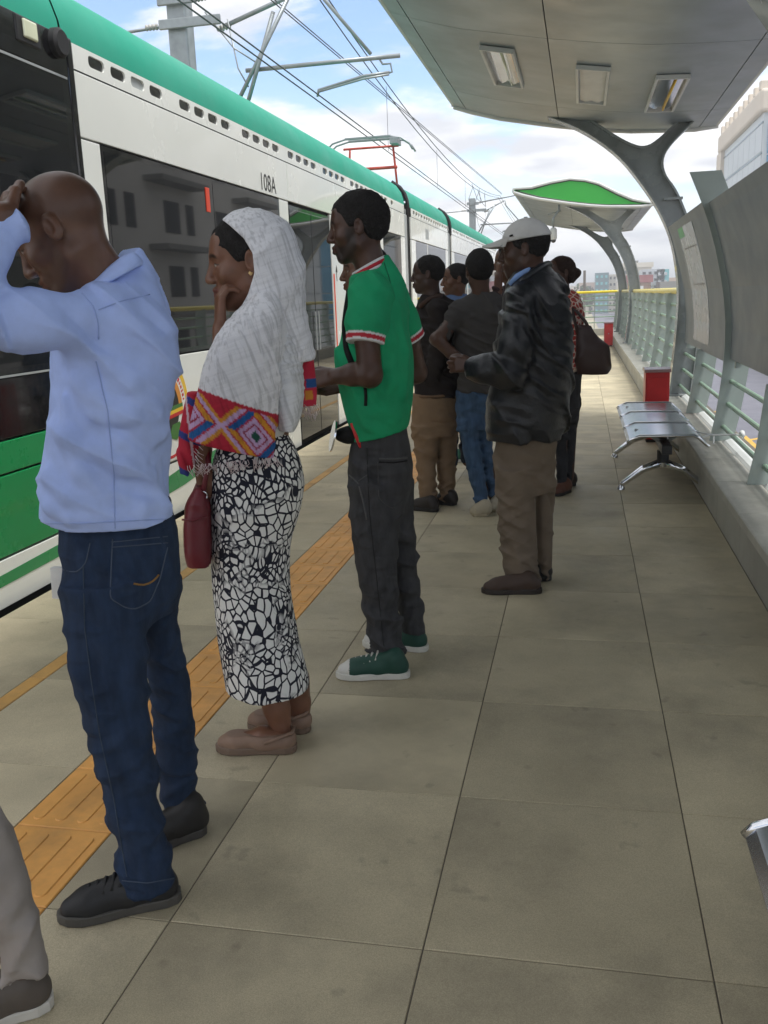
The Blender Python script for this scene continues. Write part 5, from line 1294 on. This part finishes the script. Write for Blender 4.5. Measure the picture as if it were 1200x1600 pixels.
# ---- man in the green polo
P = Person('slim man in green polo shirt with red and white trim, grey cargo trousers, green sneakers', (604,1035), hv=.0034, gv=.0065, skin=SK1)
tcol = (.046,.046,.049)
pel = [(655,554,632,0,.10),(690,546,640,0,.12),(730,544,646,0,.13),(765,545,644,0,.125),(800,547,636,0,.11)]
nl = [(750,545,628,-.05,.095),(800,546,626,-.06,.092),(850,551,622,-.065,.086),(900,558,622,-.07,.08),(940,566,622,-.075,.074),(980,573,625,-.08,.07),(1005,574,632,-.085,.07),(1024,578,637,-.09,.07)]
fl = [(750,585,646,.05,.09),(800,592,647,.06,.088),(850,605,650,.07,.082),(900,614,655,.08,.076),(950,622,662,.085,.07),(985,628,666,.09,.068)]
tr = trousers(P, pel, (nl, fl), tcol, 'denim', 43, .0105, gv=.006)
P.lay(tr, [(592,717),(615,717),(636,715)], .004, (.09,.09,.09), 'pocket_edge'); P.lay(tr, [(592,722),(615,723),(636,720)], .003, (.008,.008,.008), 'pocket_edge')
P.lay(tr, [(546,742),(560,755),(568,785),(573,812)], .0035, (.10,.10,.10), 'pocket_edge'); P.lay(tr, [(560,752),(574,742)], .003, (.09,.09,.09), 'pocket_edge')
P.lay(tr, [(590,722),(592,780),(613,796),(630,782)], .0018, (.07,.07,.07)); P.lay(tr, [(573,700),(577,800),(588,900),(600,1010)], .002, (.025,.025,.025)); P.lay(tr, [(578,1014),(605,1020),(635,1016)], .0035, (.06,.06,.06), 'cuff')
po = [(405,566,606,.02,.055),(425,552,620,.01,.10),(450,543,633,0,.13),(485,538,640,0,.145),(530,531,644,0,.15),(570,528,647,0,.15),(610,531,646,0,.145),(640,536,643,0,.138),(668,544,640,0,.13),(694,554,636,0,.125)]
s1, c1 = P.p(580,462,-.105), P.p(571,545,-.145); s2, c2 = P.p(606,468,.09), P.p(636,545,.13)
GR = np.array((.012,.29,.125)); WH = np.array((.66,.66,.66)); RD = np.array((.42,.025,.04))
zc1 = P.p(571,534,-.2)[2]; zc2 = P.p(650,531,.15)[2]
def pocol(V):
    C = np.tile(GR, (len(V), 1))
    for zc, m_ in ((zc1, V[:, 1] < -.115), (zc2, V[:, 1] > .125)):
        t_ = V[:, 2]-zc; near_ = m_ & (t_ < .03) & (t_ > -.02)
        C[near_ & (t_ < .029)] = WH; C[near_ & (t_ < .023) & (t_ > .008)] = RD
    return C
def sleeve(nm, a, b, zc, sgn):
    v = (b-a)/np.linalg.norm(b-a)
    def colf(V):
        C = np.tile(GR, (len(V), 1)); t_ = (b-np.array(V))@v; C[t_ < .030] = WH; C[(t_ < .023) & (t_ > .008)] = RD; return C
    return wear(P, nm, [('c', [a, (a+b)/2, b+v*.06], [.082,.074,.068], .03)], colf, 'fabric', folds(47, .09, (1,.2,.7), .004), cuts=[(v, float(v@b))], gv=.004)
PR = [ridge(P, q, po, .010, lift=-.004) for q in ([(604,470),(612,530),(610,600),(600,650)], [(622,480),(632,550),(630,620)], [(535,545),(560,600),(590,640),(625,652)], [(548,600),(575,645),(610,662)], [(590,480),(598,540),(592,610)], [(560,640),(575,665),(600,672)])]
pc = wear(P, 'polo_shirt', [('z', P.rows(po), .03, 2.3)]+PR, GR, 'fabric', fsum(folds(45, .15, (.9,.2,.35), .012, None, .8), folds(46, .07, (.7,.2,.7), .008, lambda X, Y, Z: sst(1.05-Z, 0, .25))),
     cuts=[((.22,0,-1), -P.p(600,676,0)[2]+.22*P.p(600,676,0)[0])])
sleeve('sleeve', s1, P.p(571,537,-.145), zc1, 1); sleeve('sleeve', s2, P.p(637,533,.13), zc2, -1)
# collar: three trim bands round the neck
def ring(cx, off, lift, n=22):
    A = P.p(601,407,.0); B_ = P.p(553,434,.0); c = (A+B_)/2; ax = (A-B_)/2
    return [tuple(c+ax*math.cos(t_)*(1+off)+np.array((0, .062*math.sin(t_)*(1+off), lift))) for t_ in np.linspace(0, 2*math.pi, n)]
for off, lift, cc, r_ in ((.02,.012,WH,.0065),(.06,.002,RD,.0085),(.12,-.009,WH,.006)): P.mbpart('collar', MB().tube(ring(0, off, lift), r_, 8, False), tuple(cc), 'fabric')
P.head(P.p(559,358,.0), R(6), R(-4), sc=.97, neck=P.p(583,437,.0), beard=.8, hair='short', hairth=.017, hl=.076, nose=1.0)
e1, w1 = P.p(578,586,-.17), P.p(524,588,-.13); e2, w2 = P.p(650,582,.20), P.p(540,602,.04)
P.limb([s1, P.p(574,530,-.145), e1, (e1+w1)/2+np.array((0,0,.004)), w1], [.045,.044,.043,.039,.028], hands=lambda sd: hand(sd, w1, (-1,.15,-.12), (.1,1,-.5), -1, (.6,.9,.6), .98))
P.limb([s2, P.p(637,530,.13), e2, w2], [.045,.044,.042,.028], hands=lambda sd: hand(sd, w2, (-1,-.1,-.05), (.0,-.8,.6), 1, (.5,.8,.5), .98))
P.core([([P.p(595,720,0), P.p(590,560,0), P.p(588,450,.0)], [.10,.10,.06]), ([P.p(582,760,-.05), P.p(592,900,-.07), P.p(605,1010,-.09)], [.05,.035,.03]), ([P.p(615,760,.05), P.p(634,900,.08), P.p(646,980,.09)], [.045,.03,.028])])
P.finish()
for hx, hy, tx, ty in ((641,1057,525,1058), (669,1017,567,1008)):
    o, T = P.shoe(gp(P, hx, hy), gp(P, tx, ty), 'sneaker', (.012,.060,.042), (.58,.57,.52), ank=.08, hv=.0042, trim=(.62,.61,.57))
    laces(P, o, T, (.55,.53,.48), 5, .40, .70, .092, .066)
P.lay(pc, [(546,452),(541,485),(538,510),(541,545),(552,575)], .011, (.008,.008,.008), 'strap')
P.lay(pc, [(570,604),(572,618),(571,634)], .006, (.006,.006,.006), 'shirt_vent')
P.lay(pc, [(600,410),(610,440),(613,470)], .0016, (.008,.13,.06), 'seam')
c = P.p(528,680,-.03); wb = P.B+P.r*c[0]+P.d*c[1]
wbg = thing('waist_pouch', 'black waist pouch with round silver disc at the green polo hem', 'pouch', (wb[0], wb[1], c[2]), None, P.o.rotation_euler.z)
sd = SDF((-.05,-.09,-.06), (.12,.09,.06), .005); sd.ell((.04,0,0), (.055,.05,.032), None, .01); sd.disp(folds(51, .05, (1,1,1), .004)); V, Fc = sd.mesh()
link('pouch_body', npmesh('pouch_body', [(V, Fc, np.tile(np.array((.01,.01,.01)), (len(V), 1)))]), 'fabric', wbg)
dm = MB(); v = Vector((1,.15,-.25)).normalized(); c0 = Vector((-.018,-.02,.0))
dm.tube([c0-v*.003, c0+v*.003], .058, 28); part('disc', dm, 'chrome', wbg, smooth=True, ang=30)
part('red_edge', MB().tube([(.055,-.05,.05),(.07,-.055,0),(.085,-.055,-.04)], .008, 8), 'dred', wbg, smooth=True)
# ---- simpler recipe for the people farther off
def standing(label, base, pants, legs, pcol, top, tcol, topmat='fabric', pmat='fabric', head=None, arms=(), shoes=(), skin=SK1, hv=.0045, gv=.009, seed=1, tfold=.015, pamp=.010, sleeves=(), topname='jacket', cut=None, pfold=True):
    P = Person(label, base, hv=hv, gv=gv, skin=skin)
    trousers(P, pants, legs, pcol, pmat, seed, pamp, gv=gv*.9)
    ops = [('z', P.rows(top), .03, 2.3)]+[('c', [P.p(*q) for q in pts], rs_, .04) for pts, rs_ in sleeves]
    wear(P, topname, ops, tcol, topmat, fsum(folds(seed+3, .14, (.8,.2,.5), tfold), folds(seed+4, .06, (.4,.2,1), tfold*.5)), gv=gv*.85, cuts=cut(P) if cut else ())
    P.head(P.p(*head['c']), head.get('yaw', 0), head.get('pitch', 0), sc=head.get('sc', 1), neck=P.p(*head['neck']), **{k: v for k, v in head.items() if k not in ('c','yaw','pitch','sc','neck')})
    for pts, rs_, hd in arms:
        Q = [P.p(*q) for q in pts]; P.limb(Q, rs_, hands=(lambda sd, Q=Q, hd=hd: hand(sd, Q[-1], *hd)) if hd else None)
    z = pants[0]; mid = (z[1]+z[2])/2
    P.core([([P.p(mid, z[0]+20, 0), P.p(mid, (z[0]+top[-1][0])/2, 0), P.p(*head['neck'])], [.09,.09,.05])]+[([P.p((l[0][1]+l[0][2])/2, l[0][0], l[0][3]), P.p((l[-1][1]+l[-1][2])/2, l[-1][0], l[-1][3])], [.05,.035]) for l in legs])
    P.finish()
    for s_ in shoes:
        hx, hy, tx, ty, col, sole = s_[:6]; P.shoe(gp(P, hx, hy), gp(P, tx, ty), 'plain', col, sole, ank=.06, hv=.005)
    return P
# leather jacket and white cap
P = standing('man in black leather jacket, brown trousers and white baseball cap', (815,912),
    [(655,770,872,0,.13),(700,772,870,0,.13),(740,774,868,0,.125),(770,776,866,0,.11)],
    [[(730,774,838,-.05,.10),(780,776,837,-.055,.095),(830,779,837,-.06,.09),(870,782,840,-.065,.085),(895,787,844,-.07,.082),(908,790,846,-.07,.08)],
     [(730,832,868,.06,.09),(780,836,866,.065,.085),(830,838,864,.07,.08),(880,840,863,.075,.075),(898,842,861,.08,.074)]],
    (.155,.120,.088),
    [(412,806,852,.02,.06),(430,795,872,.01,.11),(455,787,886,0,.145),(490,780,893,0,.165),(540,772,896,0,.17),(590,766,896,0,.17),(640,760,892,0,.17),(670,758,886,0,.168),(686,760,876,0,.16)],
    (.008,.009,.012), 'leatherj', head=dict(c=(819,392,.0), yaw=R(8), pitch=R(-3), sc=1.04, neck=(838,440,.0), beard=.35, hair='short', hairth=.006, hl=.07),
    sleeves=[([(818,470,-.13),(806,545,-.19),(796,585,-.20),(760,578,-.18),(742,573,-.15)], [.082,.075,.072,.062,.052]), ([(852,470,.11),(862,560,.14),(836,600,.14)], [.07,.06,.055])],
    arms=[([(770,577,-.18),(740,572,-.15)], [.032,.028], ((-1,.2,.1), (.2,1,-.2), -1, (.5,.7,.5), .98))],
    shoes=[(847,926,752,926,(.055,.032,.022),(.03,.022,.018)), (862,906,790,905,(.02,.018,.018),(.015,.015,.015))], skin=SK1, hv=.0042, gv=.0075, seed=61, tfold=.011, pamp=.010)
# cap
cp = SDF((-.13,-.16,-.03), (.13,.24,.19), .005)
cp.ell((0,-.014,.032), (.090,.112,.106), k=.01); cp.cut((0,-.08,-1), -.046)
capm = [(cp.mesh())]
V, Fc = capm[0]
cap = link('cap', npmesh('cap', [(P.hw(V), Fc, np.tile(np.array((.58,.57,.55)), (len(V), 1)))]), 'fabric', P.o)
vs = []; n = 14
for lay, dz in ((0,0),(1,-.006)):
    for i in range(n+1):
        a = math.pi*i/n; vs.append((.084*math.cos(a), .055+.045*math.sin(a)*1.0, .058+dz)); vs.append((.078*math.cos(a), .070+.115*math.sin(a), .040+dz-.012*abs(math.cos(a))))
f_ = []
for lay in (0, 1):
    o_ = lay*2*(n+1)
    for i in range(n): f_.append((o_+2*i, o_+2*i+1, o_+2*i+3, o_+2*i+2))
for i in range(n): a = 2*i+1; f_.append((a, a+2*(n+1), a+2+2*(n+1), a+2))
P.mbpart('visor', MB().add([tuple(q) for q in P.hw(np.array(vs))], f_), (.56,.55,.53), 'fabric', cap)
P.mbpart('button', MB().tube([tuple(q) for q in P.hw(np.array([(0,-.014,.133),(0,-.014,.142)]))], .009, 10), (.5,.5,.48), 'fabric', cap)
for sx in (-1, 1):
    pts = [(sx*.092*math.cos(t_)*.62, -.014+.114*math.sin(t_*.9)*.55+sx*0, .034+.107*math.sin(max(0,t_))*.98) for t_ in np.linspace(.15, 1.45, 8)]
P.mbpart('logo_mark', MB().tube([tuple(q) for q in P.hw(np.array([(-.083,.035,.066),(-.076,.048,.064)]))], .004, 6), (.02,.02,.02), 'fabric', cap)
P.mbpart('shirt_collar', MB().tube([tuple(P.p(x, y, dp)) for x, y, dp in ((796,445,-.09),(808,432,-.085),(822,424,-.07),(840,416,-.03))], [.010,.014,.014,.01], 8), (.22,.34,.62), 'fabric')
P.mbpart('jacket_collar', MB().tube([tuple(P.p(x, y, dp)) for x, y, dp in ((800,455,-.11),(822,434,-.10),(846,418,-.05),(856,414,.02),(846,415,.09))], [.012,.016,.020,.020,.016], 10), (.012,.014,.018), 'leatherj')
# brown jacket, tan trousers
DK = standing('man in dark brown jacket and tan trousers beside the tram', (680,790),
    [(612,644,716,0,.12),(650,643,716,0,.12),(680,643,715,0,.11)],
    [[(665,643,690,-.04,.085),(710,647,684,-.05,.08),(750,653,682,-.055,.075),(788,656,684,-.06,.075)], [(665,676,715,.04,.085),(710,680,713,.05,.08),(750,683,712,.055,.075),(780,685,712,.06,.075)]],
    (.21,.14,.085),
    [(458,658,690,.02,.07),(475,650,712,.01,.11),(505,647,722,0,.13),(550,646,726,0,.14),(590,645,722,0,.14),(620,645,716,0,.135)], (.020,.015,.014),
    head=dict(c=(668,430,0), yaw=R(8), sc=.98, neck=(675,468,0), hair='short', hairth=.010, hl=.068, beard=.2), sleeves=[([(684,485,-.12),(690,540,-.16),(672,590,-.15)], [.075,.065,.055])],
    shoes=[(684,800,642,795,(.02,.015,.013),(.012,.01,.01)), (712,790,682,786,(.02,.015,.013),(.012,.01,.01))], skin=SK3, seed=71, hv=.005)
DK.mbpart('hem_trim', MB().tube([tuple(DK.p(x, y, dp)) for x, y, dp in ((645,618,-.02),(660,620,-.11),(690,619,-.138),(714,616,-.05))], .010, 8), (.16,.10,.06), 'fabric')
DK.mbpart('collar', MB().tube([tuple(DK.p(x, y, dp)) for x, y, dp in ((655,480,-.08),(670,468,-.09),(688,462,-.05),(692,462,.03))], .016, 8), (.07,.04,.03), 'fabric')
# charcoal tee, jeans, seen from behind
GT = standing('man in charcoal grey t-shirt and blue jeans with hands on hips, seen from behind', (755,798),
    [(608,712,766,0,.11),(640,712,766,0,.11),(670,714,764,0,.10)],
    [[(655,713,745,-.03,.085),(700,722,750,-.035,.075),(740,731,758,-.04,.066),(775,738,762,-.045,.06),(786,741,763,-.045,.06)], [(655,735,768,.04,.085),(700,746,771,.05,.075),(740,757,774,.055,.066),(775,763,777,.06,.06)]],
    (.045,.085,.155),
    [(455,732,770,.02,.07),(468,716,790,.0,.10),(490,704,798,0,.125),(530,706,790,0,.13),(575,714,776,0,.125),(612,714,768,0,.12)], (.052,.048,.046),
    pmat='denim', head=dict(c=(748,424,0), yaw=R(70), sc=.98, neck=(752,466,0), hair='short', hairth=.022, hl=.07), topname='t_shirt',
    sleeves=[([(716,485,-.05),(696,520,-.10)], [.065,.058]), ([(786,485,.06),(800,520,.08)], [.065,.058])],
    arms=[([(716,485,-.05),(697,516,-.10),(682,530,-.13),(705,552,-.14),(722,562,-.12)], [.045,.043,.042,.036,.028], ((.8,.3,-.5), (.2,1,0), 1, (.3,.4,.3), .95)),
          ([(786,485,.06),(802,530,.12),(780,570,.05)], [.045,.042,.028], None)],
    shoes=[(764,806,738,806,(.38,.33,.24),(.34,.29,.2)), (781,797,768,800,(.40,.35,.26),(.34,.29,.2))], skin=SK1, seed=81, hv=.0048)
# faces between and behind
standing('man in blue collared shirt facing left behind the brown jacket man', (712,742),
    [(600,692,742,0,.11),(640,692,742,0,.11),(660,694,740,0,.1)], [[(645,694,718,-.04,.08),(700,696,716,-.05,.07),(728,698,716,-.05,.07)], [(645,716,742,.04,.08),(700,718,740,.05,.07),(722,720,738,.05,.07)]], (.03,.04,.06),
    [(460,695,728,.02,.07),(480,688,742,0,.11),(530,688,746,0,.13),(605,690,742,0,.12)], (.10,.16,.30), head=dict(c=(712,438,0), yaw=R(-8), sc=1.0, neck=(714,468,0), hair='short', hairth=.008, hl=.064, beard=.25),
    shoes=[(720,722,706,716,(.015,.10,.06),(.6,.6,.57)), (740,720,728,716,(.015,.10,.06),(.6,.6,.57))], skin=SK2, seed=91, hv=.0055, topname='shirt')
standing('smiling person half hidden behind the green polo man', (578,905),
    [(620,556,606,0,.10),(670,556,606,0,.10),(700,558,604,0,.1)], [[(685,556,582,-.03,.08),(780,566,588,-.04,.07),(890,572,590,-.04,.06)], [(685,580,606,.04,.08),(780,588,606,.04,.07),(880,592,606,.04,.06)]], (.02,.02,.022),
    [(466,562,592,.02,.06),(490,555,606,0,.10),(540,552,610,0,.12),(630,555,608,0,.11)], (.014,.014,.015), head=dict(c=(569,425,.0), yaw=R(-6), sc=1.0, neck=(580,472,0), hair='short', hairth=.010, hl=.066),
    shoes=[(592,900,565,900,(.02,.02,.02),(.02,.02,.02)), (608,888,585,888,(.02,.02,.02),(.02,.02,.02))], skin=SK2, seed=101, hv=.0045, topname='shirt')
standing('person in dark plaid shirt holding a hand to the face behind the white cap man', (795,770),
    [(605,772,826,0,.11),(640,772,826,0,.11),(665,774,824,0,.1)], [[(650,774,800,-.04,.08),(710,776,798,-.05,.07),(760,778,796,-.05,.065)], [(650,798,826,.04,.08),(710,800,824,.05,.07),(752,802,820,.05,.065)]], (.012,.013,.018),
    [(448,786,818,.02,.07),(470,772,830,0,.11),(530,770,834,0,.13),(610,772,828,0,.12)], (.050,.032,.032), head=dict(c=(796,412,0), yaw=R(10), sc=1.02, neck=(802,452,0), hair='short', hairth=.012, hl=.066),
    sleeves=[([(786,478,-.10),(774,500,-.18),(778,452,-.15)], [.06,.052,.04])], arms=[([(778,456,-.15),(779,432,-.14)], [.03,.027], ((.05,.1,1), (.9,.4,0), 1, (.5,.6,.4), .95))],
    shoes=[(798,766,776,762,(.02,.02,.02),(.02,.02,.02)), (822,757,804,753,(.02,.02,.02),(.02,.02,.02))], skin=SK2, seed=111, hv=.0052, topname='shirt')
RW = standing('woman with a bun in red printed top and dark jeans beyond the leather jacket', (882,768),
    [(560,862,909,0,.11),(600,860,909,0,.12),(640,862,907,0,.11),(660,864,903,0,.10)],
    [[(645,864,888,-.04,.085),(690,866,886,-.045,.07),(735,869,886,-.05,.058),(756,870,886,-.05,.055)], [(645,880,904,.04,.085),(690,882,900,.05,.07),(730,883,896,.055,.058),(748,884,894,.06,.055)]],
    (.028,.028,.032),
    [(452,866,896,.02,.06),(466,860,908,0,.10),(500,858,914,0,.12),(540,862,913,0,.12),(575,860,913,0,.12)], (1,1,1), 'redprint', 'denim',
    head=dict(c=(875,428,0), yaw=R(-22), sc=.95, neck=(880,458,0), female=True, hair='bun', hairth=.006, hl=.07, haircol=(.03,.016,.012)), topname='blouse',
    sleeves=[([(896,480,-.06),(902,530,-.08),(898,570,-.10)], [.055,.05,.045])],
    shoes=[(889,768,866,776,(.10,.035,.018),(.02,.02,.02)), (897,758,876,762,(.03,.02,.018),(.02,.02,.02))], skin=SK1, seed=121, hv=.005)
c = RW.p(926,560,-.12); bw = RW.B+RW.r*c[0]+RW.d*c[1]; zb = RW.p(926,585,-.12)[2]; Hh = RW.p(920,488,-.12)[2]-zb
tb_ = thing('shoulder_bag', 'large dark brown leather bag on the shoulder of the woman in red', 'bag', (bw[0], bw[1], zb), None, RW.o.rotation_euler.z)
sd = SDF((-.22,-.16,-.03), (.22,.16,Hh+.06), .007); sd.zloft([(.0,-.0,0,.10,.055),(.04,.01,0,.125,.075),(.2,-.005,0,.11,.08),(Hh*.6,-.045,0,.07,.06),(Hh*.8,-.06,0,.05,.04)], .01, 3.); sd.disp(folds(131, .14, (.5,.3,1), .007))
V, Fc = sd.mesh(); link('bag_body', npmesh('bag_body', [(V, Fc, np.tile(np.array((.036,.016,.013)), (len(V), 1)))]), 'leatherbag', tb_)
for dy in (-.03, .03): part('strap', MB().tube([(-.02,dy,Hh*.7),(-.05,dy,Hh*.85),(-.10,dy*.6,Hh*1.0),(-.135,0,Hh*1.07),(-.13,.0,Hh*.95),(-.10,dy,Hh*.65)], .011, 8), 'brownleather', tb_, smooth=True)
# partly cropped person at the left edge
LP = standing('person in light grey trousers and taupe sneakers, cut off by the picture edge', (10,1565),
    [(880,-300,-95,-.0,.13),(960,-298,-90,0,.13),(1020,-290,-95,0,.12)], [[(990,-240,-95,0,.09),(1100,-175,-60,0,.085),(1250,-95,0,0,.078),(1340,-55,36,-.02,.074),(1440,-20,62,-.04,.062),(1490,-8,72,-.045,.058),(1518,-2,77,-.045,.056)], [(990,-290,-160,-.08,.09),(1150,-260,-140,-.12,.08),(1400,-210,-120,-.16,.07),(1560,-200,-110,-.18,.068)]],
    (.30,.27,.25),
    [(380,-260,-200,0,.06),(420,-310,-180,0,.11),(520,-325,-160,0,.14),(700,-318,-130,0,.14),(900,-305,-95,0,.14)], (.25,.22,.2), head=dict(c=(-250,320,0), yaw=R(10), sc=1.0, neck=(-235,410,0), hair='short'),
    shoes=[(85,1566,-130,1626,(.085,.07,.058),(.52,.50,.45)), (-110,1640,-290,1680,(.085,.07,.058),(.52,.50,.45))], skin=SK1, seed=141, hv=.006, topname='shirt')
